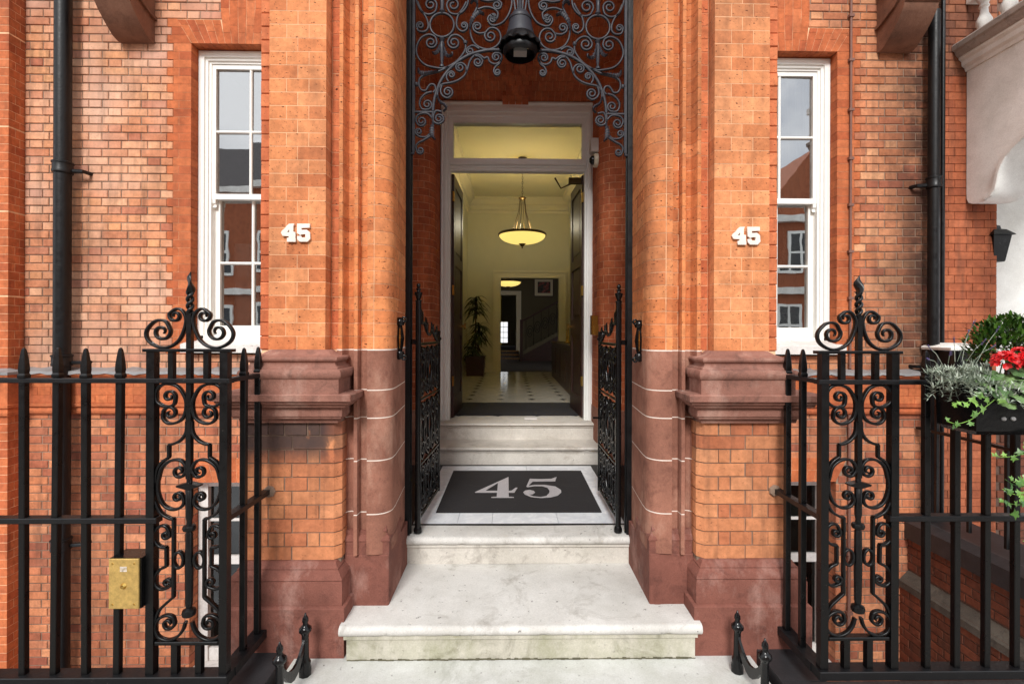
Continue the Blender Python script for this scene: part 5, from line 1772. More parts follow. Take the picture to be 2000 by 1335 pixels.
# bell shaped porch lamp hanging from the overthrow
lp = thing('porch_lamp', 'grey bell shaped lamp with crimped brim hanging from the overthrow', 'lamp', (0.0, GY - 0.02, 3.43))
cz = 3.45
MB().lathe([(0.0, cz + 0.305), (0.03, cz + 0.302), (0.052, cz + 0.285), (0.062, cz + 0.262), (0.070, cz + 0.235), (0.080, cz + 0.19), (0.094, cz + 0.135)], (0, GY - 0.03, 0), 28, False).build('bell', M['grey_iron'], lp, smooth=True)
MB().lathe([(0.066, cz + 0.230), (0.074, cz + 0.238), (0.074, cz + 0.254), (0.066, cz + 0.262)], (0, GY - 0.03, 0), 28, False).build('band', M['grey_iron'], lp, smooth=True)
rows = []
for r, z, wv in ((0.093, cz + 0.137, 0), (0.106, cz + 0.118, 0.3), (0.124, cz + 0.095, 0.7), (0.136, cz + 0.070, 1.0), (0.130, cz + 0.066, 1.0), (0.105, cz + 0.112, 0.3)):
    rows.append([((r + 0.006 * wv * math.cos(14 * a)) * math.cos(a), GY - 0.03 + (r + 0.006 * wv * math.cos(14 * a)) * math.sin(a), z + 0.006 * wv * math.sin(14 * a)) for a in [2 * math.pi * k / 84 for k in range(84)]])
MB().quad_grid(rows, closed_u=True).build('brim', M['pipe'], lp, smooth=True, angle=60)
MB().lathe([(0.104, cz + 0.075), (0.108, cz + 0.07), (0.112, cz + 0.045), (0.105, cz + 0.022), (0.095, cz + 0.012), (0.095, cz + 0.03), (0.10, cz + 0.06)], (0, GY - 0.03, 0), 36, False).build('ring', M['pipe'], lp, smooth=True)
MB().box(-0.042, 0.042, GY - 0.075, GY - 0.005, cz + 0.02, cz + 0.09).build('lamp_head', plain('grey lamp casting', lin(150, 150, 150), 0.5, 0.1, 30, 0.1), lp)
MB().tube([(0.045, GY - 0.05, cz + 0.05), (0.075, GY - 0.06, cz + 0.045), (0.085, GY - 0.03, cz + 0.075), (0.05, GY - 0.03, cz + 0.11)], 0.009, 0.009, n=6, round_=True).build('cable', plain('cream flex', lin(210, 196, 150), 0.5), lp)
MB().tube([(0.0, GY - 0.03, cz + 0.29), (0.0, GY, cz + 0.40), (0.0, GY, 4.6)], 0.02, 0.02, n=8, round_=True).build('hanger', M['grey_iron'], lp)

# gates: two leaves folded back into the porch
def gate(x, yaw, s, label):
    """leaf drawn in (v, z), v running back from the hanging post; yaw turns it about the post"""
    t = thing('iron_gate', label, 'gate', (x, GY + 0.02, 0.37))
    Mx = Matrix.Translation((x, GY + 0.02, 0)) @ Matrix.Rotation(yaw, 4, 'Z') @ Matrix.Rotation(R(90), 4, 'Z')
    L = 0.66
    def bar(name, pts, w, d, c0=None, c1=None, tip=None, t0=1.2, t1=1.2):
        path = scroll_path(c0, pts, c1, t0, t1)
        mb = MB().tube([(p.x, 0, p.y) for p in path], w, d, (0, -1, 0), taper=tip)
        mb.v = [tuple(Mx @ Vector(v)) for v in mb.v]
        mb.build(name, M['gloss_black'], t, smooth=True, angle=50)
    def lathe(name, prof, n=12, v=0):
        mb = MB().lathe(prof, (v, 0, 0), n)
        mb.v = [tuple(Mx @ Vector(q)) for q in mb.v]
        mb.build(name, M['gloss_black'], t, smooth=True, angle=45)
    bar('hanging_post', [(0, 375), (0, 1880)], 0.034, 0.034)
    lathe('finial', [(0.02, 1.880), (0.024, 1.886), (0.012, 1.893), (0.018, 1.905), (0.026, 1.93), (0.026, 1.938), (0.012, 1.944), (0.010, 1.950), (0.016, 1.955), (0.016, 1.963), (0.008, 1.968), (0.013, 1.976), (0.014, 1.986), (0.008, 1.996), (0.0, 2.0)])
    lathe('foot', [(0.0, 0.366), (0.026, 0.372), (0.028, 0.392), (0.02, 0.41)])
    bar('meeting_bar', [(660, 430), (660, 1690)], 0.026, 0.022)
    for z in (450, 800, 1230, 1600):
        bar('rail', [(0, z), (660, z)], 0.014 if z in (800, 1230) else 0.02, 0.02)
    # top sweep with leaves
    bar('crest', [(10, 1860), (30, 1800), (90, 1740), (160, 1745), (230, 1690), (330, 1660), (420, 1690), (520, 1640), (600, 1610)], 0.016, 0.018, None, (560, 1650))
    for k, (v, z, sg) in enumerate(((60, 1790, 1), (130, 1770, -1), (200, 1735, 1), (280, 1700, -1), (380, 1705, 1), (470, 1690, -1), (560, 1680, 1))):
        bar('leaf', [(v, z - 40), (v + sg * 25, z - 5), (v + sg * 10, z + 40), (v - sg * 15, z + 50)], 0.026, 0.014, tip=lambda q: max(0.15, math.sin(math.pi * min(1, q + 0.12))))
    # lower panel: four C scrolls and ovals
    def cs(v0, v1, z0, z1, name='scroll'):
        w = v1 - v0
        h = z1 - z0
        for (a, sg) in ((v0, 1), (v1, -1)):
            m = a + sg * w * 0.27
            bar(name, [(a + sg * w * 0.42, z0 + h * 0.12), (a + sg * w * 0.20, z0 + h * 0.04), (a + sg * w * 0.06, z0 + h * 0.2), (a + sg * w * 0.18, z0 + h * 0.5), (a + sg * w * 0.06, z0 + h * 0.8), (a + sg * w * 0.20, z0 + h * 0.96), (a + sg * w * 0.42, z0 + h * 0.88)], 0.016, 0.018, (m, z0 + h * 0.2), (m, z0 + h * 0.8))
        bar('ring', [(v0 + w / 2 + w * 0.10 * math.cos(R(q)), z0 + h / 2 + h * 0.24 * math.sin(R(q))) for q in range(0, 361, 30)], 0.016, 0.018)
        bar('ring', [(v0 + w / 2 + w * 0.06 * math.cos(R(q)), z0 + h * 0.86 + h * 0.08 * math.sin(R(q))) for q in range(0, 361, 45)], 0.014, 0.016)
    cs(17, 340, 460, 790)
    cs(340, 650, 460, 790)
    cs(17, 340, 810, 1220)
    cs(340, 650, 810, 1220)
    cs(17, 340, 1240, 1590)
    cs(340, 650, 1240, 1590)
    for k, (v, z) in enumerate(((120, 1330), (250, 1480), (440, 1330), (560, 1480), (180, 1060), (500, 1060))):
        bar('leaf', [(v - 40, z - 60), (v, z - 20), (v + 10, z + 40), (v - 20, z + 80)], 0.045, 0.014, tip=lambda q: max(0.1, math.sin(math.pi * min(1, q + 0.1))))
    lathe('knob', [(0, 1.615), (0.014, 1.62), (0.016, 1.632), (0.008, 1.645)], v=0.69)
    # hinge strap to the frame
    hx = x - (0.045 * (1 if x > 0 else -1)) * -1
    a, b = sorted((x + (0.015 if x > 0 else -0.015), (0.703 if x > 0 else -0.703)))
    MB().box(a, b, GY + 0.005, GY + 0.035, 1.60, 1.632).build('hinge_strap', M['gloss_black'], t)
    return t
gate(-0.658, R(-3), -1, 'black scrolled iron gate leaf folded back left of the door mat')
gate(0.656, R(0.4), 1, 'black scrolled iron gate leaf folded back right of the door mat')
bl = MB().tube([(0.655, 3.75, 1.02), (0.60, 3.75, 1.02), (0.585, 3.75, 1.02)], 0.014, 0.014, (0, 0, 1))
bl.build('gate_bolt', M['gloss_black'], bpy.data.objects['iron_gate.001'])
bpy.data.objects['gate_bolt'].matrix_parent_inverse = BASE['iron_gate.001'].inverted()

# pull handles on the jambs
def pull(s, label):
    x, y, zc = s * 0.702, 2.84, 1.642 if s < 0 else 1.632
    t = thing('bell_pull', label, 'bell pull', (x, y, zc), group='bell pulls on the porch jambs')
    for sg in (1, -1):
        MB().lathe([(0.0, -0.012), (0.020, -0.012), (0.026, -0.004), (0.026, 0.006), (0.018, 0.012), (0.0, 0.014)], (x, y - 0.01, zc + sg * 0.098), 14, True, 'y').build('rosette', M['gloss_black'], t, smooth=True)
        MB().lathe([(0.022, -0.022), (0.028, -0.008), (0.026, 0.01), (0.014, 0.024)] if sg > 0 else [(0.014, -0.024), (0.026, -0.010), (0.028, 0.008), (0.022, 0.022)], (x, y, zc + sg * 0.098), 10).build('cap', M['gloss_black'], t, smooth=True, angle=60)
    for sg in (1, -1):
        for q in (1, -1):
            MB().tube([(x + q * p.x, y - 0.012, zc + sg * p.y) for p in scroll_path(None, [(0, 82), (8, 92), (14, 108), (20, 122), (30, 122)], (24, 108), t1=0.8)], 0.010, 0.014).build('scroll', M['gloss_black'], t, smooth=True, angle=60)
    MB().lathe([(0.010, -0.088), (0.014, -0.07), (0.021, -0.03), (0.025, 0.0), (0.021, 0.03), (0.014, 0.07), (0.010, 0.088)], (x, y, zc), 6).build('grip', M['gloss_black'], t)
    MB().lathe([(0.002, -0.06), (0.004, -0.03), (0.006, 0.0), (0.004, 0.03), (0.002, 0.06)], (x - s * 0.004, y - 0.021, zc), 6).build('brass_inlay', M['gilt'], t)
    return t
pull(-1, 'black and brass bell pull on the left porch jamb')
pull(1, 'black and brass bell pull on the right porch jamb')

# house numbers
for s, nm in ((-1, 'left'), (1, 'right')):
    cx = -1.195 if s < 0 else 1.1985
    n = thing('house_number', 'white numeral 45 fixed to the %s porch pier' % nm, 'number', (cx, 2.57, 2.2), group='house numbers on the piers')
    filled('digit', NUM4, 0.01, M['lime_white'], lambda u, v, h, c=cx: (c + u, 2.570 + h, 2.2 + v), n)
    filled('digit', NUM5, 0.01, M['lime_white'], lambda u, v, h, c=cx: (c + u, 2.570 + h, 2.2 + v), n)

# door mat with its number
mt = thing('door_mat', 'black door mat with pale grey 45 set in the marble porch floor', 'mat', (0.01, 4.05, 0.36))
MB().box(-0.594, 0.614, 3.526, 4.583, 0.357, 0.3735).build('pile', M['mat'], mt)
filled('digit', MAT4, 0.002, M['mat_pale'], lambda u, v, h: (u, v, 0.3745 + h), mt)
filled('digit', MAT5, 0.002, M['mat_pale'], lambda u, v, h: (u, v, 0.3745 + h), mt)

# security camera and brass box by the door
cc = thing('security_camera', 'white security camera on the brick wall by the fanlight', 'camera', (0.82, 5.04, 3.45))
MB().cbox(0.765, 0.850, 4.99, 5.08, 3.555, 3.70, 0.006).build('junction_box', M['white_worn'], cc)
MB().lathe([(0.0, -0.045), (0.02, -0.042), (0.042, -0.024), (0.048, 0.0), (0.046, 0.012)], (0.80, 5.03, 3.478), 20, True, 'x').build('dome', M['gloss_black'], cc, smooth=True)
MB().lathe([(0.066, 0.0), (0.072, 0.01), (0.072, 0.042), (0.06, 0.048)], (0.80, 5.03, 3.478), 24, True, 'x').build('housing', M['cream_trim'], cc, smooth=True)
bb = thing('brass_box', 'polished brass box on the wall right of the door frame', 'box', (0.83, 5.0, 1.6))
MB().cbox(0.775, 0.842, 4.97, 5.06, 1.66, 1.86, 0.003).build('back_plate', M['gilt'], bb)
MB().box(0.80, 0.842, 4.94, 4.97, 1.655, 1.76).build('flap', M['gilt'], bb)

# downpipes and conduit
def pipe_thing(name, label, cat, x, y, r, z0, z1, collars, mat, arm=0):
    t = thing(name, label, cat, (x, y, z0))
    MB().lathe([(r, z0), (r, z1)], (x, y, 0), 24).build('pipe', mat, t, smooth=True)
    for z in collars:
        MB().lathe([(r, z - 0.05), (r + 0.012, z - 0.048), (r + 0.014, z - 0.03), (r + 0.010, z - 0.02), (r + 0.010, z + 0.03), (r + 0.016, z + 0.036), (r + 0.016, z + 0.048), (r, z + 0.056)], (x, y, 0), 24, False).build('collar', mat, t, smooth=True)
        if arm:
            MB().tube([(x + arm * r, y + 0.02, z - 0.02), (x + arm * (r + 0.08), y + 0.03, z - 0.02), (x + arm * (r + 0.10), WY + 0.02, z - 0.02)], 0.03, 0.03, (0, 0, 1)).build('bracket', mat, t)
    return t
pipe_thing('downpipe', 'thick black cast iron downpipe on the left wall', 'pipe', -4.02, 4.335, 0.062, -2.3, 5.4, (3.12, 1.42, -0.20), M['pipe'], 1)
pipe_thing('downpipe', 'black cast iron downpipe on the sooty right wall', 'pipe', 3.80, 4.35, 0.046, -2.3, 4.62, (3.06, 1.40), M['pipe'], -1)
pipe_thing('vent_pipe', 'slim black pipe in the corner beside the white porch', 'pipe', 3.935, 4.41, 0.018, -0.3, 5.4, (), M['pipe'])
cd = thing('cable_conduit', 'thin brown conduit clipped to the wall beside the right window', 'conduit', (3.085, 4.42, 1.35))
BRN = plain('brown conduit paint', lin(122, 86, 74), 0.6, 0.1, 30, 0.1)
MB().tube([(3.085, 4.425, 1.36), (3.085, 4.425, 5.4)], 0.022, 0.022, n=10, round_=True).build('tube', BRN, cd, smooth=True)
MB().tube([(3.085, 4.425, 1.365), (3.10, 4.425, 1.345), (3.25, 4.425, 1.342)], 0.012, 0.012, n=8, round_=True).build('tube', BRN, cd, smooth=True)
for z in (4.62, 4.21, 3.75, 3.30, 2.87, 2.44, 2.01, 1.62):
    MB().box(3.062, 3.108, 4.408, 4.44, z - 0.012, z + 0.012).build('clip', BRN, cd)
MB().tube([(3.082, 4.425, -2.2), (3.082, 4.425, 0.93)], 0.028, 0.028, n=10, round_=True).build('tube', BRN, cd, smooth=True)
for z in (0.45, -0.35, -0.9):
    MB().box(3.055, 3.110, 4.405, 4.44, z - 0.014, z + 0.014).build('clip', BRN, cd)

# ------------------------------------------------------------------ neighbouring house on the right
nb = thing('neighbour_house', 'neighbouring red brick house with a white stucco porch at the right edge', 'building', (4.3, 4.44, 0))
nw = MB().box(3.956, 4.478, WY + 0.008, WY + 0.4, -2.4, 7.0)
nw_o = nw.build('wall', M['mortar_dark'], nb)
it_red, it_dark = [], []
z, row = -2.3, 0
while z < 5.3:
    for a, b in flemish(3.975, 4.478, row, 0.225, 0.108, 0.004, 0.1):
        (it_dark if z > 4.05 else it_red).append((a, b, z + 0.002, z + PITCH - 0.002))
    z += PITCH
    row += 1
lay(nw_o, it_red, M['red_dull'], (0, WY, 0), depth=0.05, limit=130, prefer=lambda q: q[2] > 1.2, jit=0.0008, chamfer=0.002)
lay(nw_o, it_dark, M['dark_brick'], (0, WY, 0), depth=0.05, limit=60, prefer=lambda q: q[2] < 5.0, jit=0.0015)
# wall of the upper storey beyond the porch roof
it_up = []
z, row = 4.40, 0
while z < 6.4:
    for a, b in flemish(4.49, 6.5, row, 0.225, 0.108, 0.008, 0.1):
        it_up.append((a, b, z + 0.004, z + PITCH - 0.004))
    z += PITCH
    row += 1
upw = MB().box(4.482, 6.5, WY + 0.01, WY + 0.4, 4.36, 7.0).build('wall', M['mortar_dark'], nb)
lay(upw, it_up, M['dark_brick'], (0, WY, 0), depth=0.05, limit=60, prefer=lambda q: q[0] < 5.2 and q[2] < 5.3)
# porch recess wall, grey white
MB().box(4.482, 6.8, WY + 0.16, WY + 0.4, 1.15, 4.3).build('porch_back_wall', M['stucco'], nb)
it_lo = []
z, row = -2.3, 0
while z < 1.05:
    for a, b in flemish(4.49, 6.5, row, 0.225, 0.108, 0.008, 0.1):
        it_lo.append((a, b, z + 0.004, z + PITCH - 0.004))
    z += PITCH
    row += 1
lo_w = MB().box(4.482, 6.8, WY + 0.01, WY + 0.4, -2.4, 1.15).build('wall', M['mortar_dark'], nb)
lay(lo_w, it_lo, M['area_brick'], (0, WY, 0), depth=0.05, limit=80, prefer=lambda q: q[0] < 5.0 and q[2] > 0.0)
# white side of the porch with its arch, thick
AX0, AX1 = 4.18, 4.46
arch = [(4.432, 4.16), (4.432, 2.99), (4.428, 2.93), (4.41, 2.895), (4.37, 2.875), (4.31, 2.868), (4.25, 2.872), (4.20, 2.893), (4.165, 2.935), (4.15, 3.0), (4.136, 3.07), (4.11, 3.13), (4.07, 3.19), (4.0, 3.25), (3.92, 3.30), (3.80, 3.35), (3.55, 3.40), (3.3, 3.40), (3.05, 3.33), (2.9, 3.2), (2.82, 3.0), (2.80, 2.8), (2.80, 0.2), (2.55, 0.2), (2.55, 4.16)]
MB().prism(arch, 'x', AX0, AX1).build('porch_side', M['stucco'], nb, smooth=True, angle=30)
# moulded arch rim, proud of the face
rim = [(4.435, 2.99), (4.428, 2.93), (4.41, 2.895), (4.37, 2.875), (4.31, 2.868), (4.25, 2.872), (4.20, 2.893), (4.165, 2.935), (4.15, 3.0), (4.136, 3.07), (4.11, 3.13), (4.07, 3.19), (4.0, 3.25), (3.92, 3.30), (3.80, 3.35), (3.55, 3.40), (3.3, 3.40)]
for off, prj in ((0.03, 0.018), (0.07, 0.010)):
    MB().tube([(AX0 - prj / 2, y, z + off * 0.5 + (0.0 if k > 6 else 0.004)) for k, (y, z) in enumerate(rim[5:])], 0.03, prj, (-1, 0, 0)).build('arch_moulding', M['stucco'], nb)
# entablature of the side: stucco cornice, grimy on top
def along_y(prof, y0, y1, name, mat, parent):
    """profile (x, z) run along y"""
    return MB().prism(prof, 'y', y0, y1).build(name, mat, parent, smooth=True, angle=30)
along_y([(AX0 + 0.01, 4.12), (AX0 - 0.012, 4.12), (AX0 - 0.02, 4.15), (AX0 - 0.045, 4.17), (AX0 - 0.05, 4.21), (AX0 - 0.075, 4.23), (AX0 - 0.075, 4.25), (AX0 + 0.01, 4.25)], 2.5, WY - 0.004, 'cornice', M['stucco'], nb)
along_y([(AX0 + 0.02, 4.25), (AX0 - 0.085, 4.25), (AX0 - 0.105, 4.27), (AX0 - 0.115, 4.30), (AX0 - 0.135, 4.31), (AX0 - 0.14, 4.35), (AX0 - 0.13, 4.365), (AX0 + 0.3, 4.385), (AX0 + 0.3, 4.25)], 2.45, WY - 0.004, 'cornice_top', M['stucco_grimy'], nb)
MB().box(AX0 + 0.3, 6.8, 2.5, WY - 0.004, 4.2, 4.38).build('porch_roof', M['stucco'], nb)
for k in range(7):
    y = 4.33 - k * 0.22
    MB().lathe([(0.05, 0.0), (0.05, 0.02), (0.03, 0.03), (0.038, 0.06), (0.058, 0.12), (0.058, 0.15), (0.032, 0.21), (0.028, 0.26), (0.04, 0.275), (0.03, 0.30), (0.05, 0.34), (0.05, 0.36)], (AX0 + 0.06, y, 4.382), 14).build('baluster', M['stucco'], nb, smooth=True)
MB().box(AX0 - 0.01, AX0 + 0.13, 2.5, WY - 0.01, 4.745, 4.83).build('balustrade_rail', M['stucco'], nb)
# low stucco pier with a rounded white cap beside the area
lpz = MB().box(3.80, 4.07, 4.17, 4.42, 1.30, 1.535).build('low_pier', M['pipe'], nb)
put('pier_cap', mould(3.79, 4.07, 4.16, 4.42, [(0.02, 1.535), (0.04, 1.54), (0.045, 1.56), (0.035, 1.57), (0.0, 1.582), (-0.08, 1.60)]).mesh('pier_cap', M['stucco'], True, 40), nb)

# wall lantern in the neighbour's porch
ln = thing('wall_lantern', 'black wall lantern inside the neighbouring white porch', 'lantern', (4.51, 4.5, 2.35))
lx, ly = 4.51, 4.50
MB().quad_grid([[(lx + sx * w, ly + sy * w, z) for sx, sy in ((-1, -1), (1, -1), (1, 1), (-1, 1))] for w, z in ((0.05, 2.36), (0.055, 2.37), (0.085, 2.60), (0.105, 2.605), (0.10, 2.615), (0.06, 2.66), (0.035, 2.67), (0.03, 2.70), (0.012, 2.71), (0.012, 2.73))], closed_u=True, caps=True).build('body', M['black'], ln)
for sx, sy in ((0, -1), (-1, 0), (1, 0)):
    g = MB()
    w0, w1 = 0.046, 0.072
    e0, e1 = 0.0585, 0.0805
    if sy:
        g.v += [(lx - w0, ly - e0, 2.40), (lx + w0, ly - e0, 2.40), (lx + w1, ly - e1, 2.58), (lx - w1, ly - e1, 2.58)]
    else:
        g.v += [(lx + sx * e0, ly - w0, 2.40), (lx + sx * e0, ly + w0, 2.40), (lx + sx * e1, ly + w1, 2.58), (lx + sx * e1, ly - w1, 2.58)]
    g.f += [(0, 1, 2, 3)]
    g.build('pane', plain('smoky lantern glass', lin(40, 40, 42), 0.15), ln)
MB().tube([(lx, WY + 0.17, 2.50), (lx, ly + 0.06, 2.50)], 0.03, 0.05, (0, 0, 1)).build('arm', M['black'], ln)

# side wall of the basement area, with stone ledges and the neighbour's railing on it
aw = thing('area_wall', 'brick wall with stone ledges closing the basement area on the right', 'wall', (3.6, 3.4, -2.3))
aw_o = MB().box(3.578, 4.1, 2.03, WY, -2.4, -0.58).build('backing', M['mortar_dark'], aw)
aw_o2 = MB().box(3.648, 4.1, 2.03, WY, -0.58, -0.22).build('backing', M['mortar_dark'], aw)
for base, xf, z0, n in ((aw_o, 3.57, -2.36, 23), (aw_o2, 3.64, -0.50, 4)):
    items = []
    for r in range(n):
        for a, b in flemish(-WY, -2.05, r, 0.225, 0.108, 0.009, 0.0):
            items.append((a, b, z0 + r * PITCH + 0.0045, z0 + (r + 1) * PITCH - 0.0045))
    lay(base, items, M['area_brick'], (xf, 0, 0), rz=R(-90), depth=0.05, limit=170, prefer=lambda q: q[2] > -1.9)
LEDGE = stone_mat('grimy ledge stone', (96, 92, 84), (48, 46, 44), 0.8, (130, 126, 116), 0.2)
MB().prism([(3.56, -0.66), (3.56, -0.60), (3.66, -0.50), (3.9, -0.50), (3.9, -0.66)], 'y', 2.04, WY - 0.003).build('ledge', LEDGE, aw)
MB().prism([(3.61, -0.21), (3.61, -0.06), (3.70, -0.02), (4.05, 0.0), (4.05, -0.21)], 'y', 2.04, WY - 0.003).build('coping', KB, aw)
nr = thing('neighbour_railing', 'black iron railing running back along the neighbouring steps at right', 'railing', (3.72, 3.3, 0))
for k in range(14):
    put('bar', BAR, nr, (3.72, 4.22 - 0.152 * k, -0.10))
MB().box(3.70, 3.74, 2.05, WY - 0.02, 1.33, 1.352).build('top_rail', M['black'], nr)
MB().box(3.70, 3.74, 2.05, WY - 0.02, 0.80, 0.823).build('middle_rail', M['black'], nr)

# ------------------------------------------------------------------ planter on the right railing
fb = tag(MB().quad_grid([[(x0, y0, z), (x1, y0, z), (x1, y1, z), (x0, y1, z)] for x0, x1, y0, y1, z in ((1.905, 2.86, 2.00, 2.15, 1.255), (1.88, 2.88, 1.975, 2.16, 1.275), (1.87, 2.89, 1.965, 2.162, 1.47), (1.88, 2.88, 1.975, 2.152, 1.47), (1.90, 2.86, 1.99, 2.14, 1.42))], closed_u=True, caps=True).build('flower_box', M['gloss_black']), 'black metal flower box fixed to the right railing', 'planter')
for x in (1.99, 2.03):
    MB().lathe([(0.0, -0.006), (0.006, -0.005), (0.009, -0.001), (0.009, 0.004)], (x, 1.968, 1.328), 12, True, 'y').build('screw', M['lead'], fb, smooth=True)
rp = random.Random(11)
def leaf_strip(mb, p, d, up, L, w, n=4, curl=0.3, fold=0.25, tone=None):
    """one leaf: a folded tapering strip from p along d, bending down by curl"""
    d = Vector(d).normalized()
    side = d.cross(Vector(up))
    if side.length < 1e-4:
        side = d.cross(Vector((1, 0.2, 0)))
    side.normalize()
    nn = side.cross(d).normalized()
    rows = []
    P = Vector(p)
    for k in range(n + 1):
        t = k / n
        ww = w * (math.sin(math.pi * (0.12 + 0.88 * t)) ** 0.8 if t < 1 else 0.02)
        c = P + d * (L * t) - nn * (curl * L * t * t)
        rows.append([tuple(c - side * ww + nn * ww * fold), tuple(c), tuple(c + side * ww + nn * ww * fold)])
    a = len(mb.f)
    mb.quad_grid(rows)
    mb.tone += [rp.random() if tone is None else tone] * (len(mb.f) - a)
def rdir(zmin=-0.2, zmax=1.0):
    a = rp.uniform(0, 2 * math.pi)
    z = rp.uniform(zmin, zmax)
    r = math.sqrt(max(0, 1 - z * z))
    return Vector((r * math.cos(a), r * math.sin(a), z))

# silver lavender spilling over the end
lv = thing('lavender', 'silver leaved lavender spilling from the left end of the flower box', 'plant', (1.87, 2.06, 1.44))
SILV = leaf_mat('silver lavender leaf', (126, 140, 122), (196, 204, 188), 0.7)
LAVF = leaf_mat('lavender flower', (88, 76, 128), (138, 124, 170), 0.8)
fo, tips = MB(), []
for k in range(60):
    root = Vector((rp.uniform(1.84, 1.97), rp.uniform(1.97, 2.08), 1.46))
    d = Vector((rp.uniform(-0.8, 0.55), rp.uniform(-0.9, 0.5), rp.uniform(0.0, 0.9))).normalized()
    L = rp.uniform(0.09, 0.17)
    pts = []
    for q in range(9):
        t = q / 8
        p = root + d * (L * t) + Vector((0, 0, -0.10 * t * t + 0.03 * t))
        pts.append(p)
        if q > 1:
            for _ in range(5):
                dd = (d * 0.8 + rdir(-0.6, 1.0)).normalized()
                leaf_strip(fo, p, dd, (0, 0, 1), rp.uniform(0.020, 0.038), rp.uniform(0.0022, 0.0034), 3, rp.uniform(-0.2, 0.35))
    tips.append(pts[-1])
stuff(fo.build('foliage', SILV, lv))
for k, (x, z, bx_, bz) in enumerate(((1.655, 1.575, 1.79, 1.53), (1.70, 1.625, 1.80, 1.54), (1.77, 1.60, 1.82, 1.55), (1.85, 1.73, 1.86, 1.56), (1.885, 1.69, 1.88, 1.56), (1.80, 1.66, 1.85, 1.56), (1.92, 1.655, 1.90, 1.56), (2.03, 1.705, 1.94, 1.55), (1.95, 1.63, 1.92, 1.55))):
    y = rp.uniform(1.95, 2.03)
    stalk = MB().tube([(bx_, 2.04, bz), ((x + bx_) / 2, (y + 2.04) / 2, (z + bz) / 2 + 0.012), (x, y, z)], 0.0022, 0.0022, n=5, round_=True)
    so = stalk.build('stalk', SILV, lv)
    fl = MB()
    dv = Vector((x - bx_, y - 2.04, z - bz)).normalized()
    for q in range(26):
        p = Vector((x, y, z)) - dv * rp.uniform(-0.004, 0.026)
        leaf_strip(fl, p, (dv * 0.6 + rdir(-0.5, 1)).normalized(), (0, 0, 1), 0.007, 0.0026, 2, 0.0)
    fl.build('flower_spike', LAVF, so)

# evergreen shrub behind
sh = thing('box_shrub', 'dense dark green shrub behind the red geranium', 'shrub', (2.14, 2.10, 1.45))
SHR = leaf_mat('glossy shrub leaf', (20, 44, 14), (84, 124, 44), 0.3)
fo = MB()
for k in range(1700):
    c = Vector((2.17, 2.10, 1.61))
    d = rdir(-0.5, 1.0)
    rr = rp.uniform(0.55, 1.0)
    p = c + Vector((d.x * 0.22 * rr, d.y * 0.10 * rr, d.z * 0.15 * rr))
    leaf_strip(fo, p, (d + rdir(-0.3, 1) * 0.8 + Vector((0, 0, 0.4))).normalized(), (0, 0, 1), rp.uniform(0.022, 0.036), rp.uniform(0.005, 0.008), 3, rp.uniform(0, 0.3), 0.3)
stuff(fo.build('foliage', SHR, sh))
MB().tube([(2.15, 2.09, 1.43), (2.16, 2.10, 1.52), (2.17, 2.10, 1.62)], 0.014, 0.014, n=6, round_=True).build('stem', plain('shrub bark', lin(80, 62, 44), 0.9), sh)

# geranium: scalloped leaves and a red flower head
ge = thing('geranium', 'red geranium in flower in the box on the right railing', 'flower', (2.04, 2.03, 1.44))
GL = leaf_mat('geranium leaf', (62, 98, 48), (120, 150, 92), 0.6)
RED = leaf_mat('scarlet petal', (176, 10, 16), (232, 30, 34), 0.5)
def gleaf_mesh():
    mb = MB()
    n = 36
    mb.v.append((0, 0, 0))
    for ring, rr in ((1, 0.55), (2, 1.0)):
        for k in range(n):
            a = R(-160) + R(320) * k / (n - 1)
            q = rr * (1 + (0.07 * math.cos(k * 2.0) + 0.10 * math.cos(k * 0.9) if ring == 2 else 0.03 * math.cos(k * 0.9)))
            z = 0.10 * rr * math.cos(k * 0.9) - 0.12 * rr * rr
            mb.v.append((q * math.sin(a), q * math.cos(a), z))
    for k in range(n - 1):
        mb.f.append((0, 1 + k, 2 + k))
        mb.f.append((1 + k, 1 + n + k, 2 + n + k, 2 + k))
    return mb.mesh('leaf', GL, True, 80)
GLM = gleaf_mesh()
def oriented(name, me, parent, p, nrm, spin, size):
    o = put(name, me, parent)
    q = Vector(nrm).normalized().to_track_quat('Z', 'Y').to_matrix().to_4x4()
    o.matrix_basis = Matrix.Translation(Vector(p)) @ q @ Matrix.Rotation(spin, 4, 'Z') @ Matrix.Scale(size, 4)
    return o
for (x, y, z, r) in ((1.900, 1.955, 1.475, 0.042), (1.950, 1.945, 1.45, 0.045), (2.000, 1.95, 1.49, 0.04), (2.020, 1.935, 1.425, 0.048), (2.070, 1.94, 1.46, 0.05), (1.970, 1.94, 1.40, 0.036), (2.110, 1.94, 1.41, 0.045), (1.930, 1.96, 1.51, 0.035), (2.150, 1.95, 1.48, 0.045), (2.040, 1.96, 1.525, 0.04), (2.100, 1.96, 1.53, 0.042), (2.220, 1.95, 1.44, 0.05)):
    oriented('leaf', GLM, ge, (x, y, z), (rp.uniform(-0.4, 0.3), rp.uniform(-1.0, -0.4), rp.uniform(0.5, 1.0)), rp.uniform(0, 6), r)
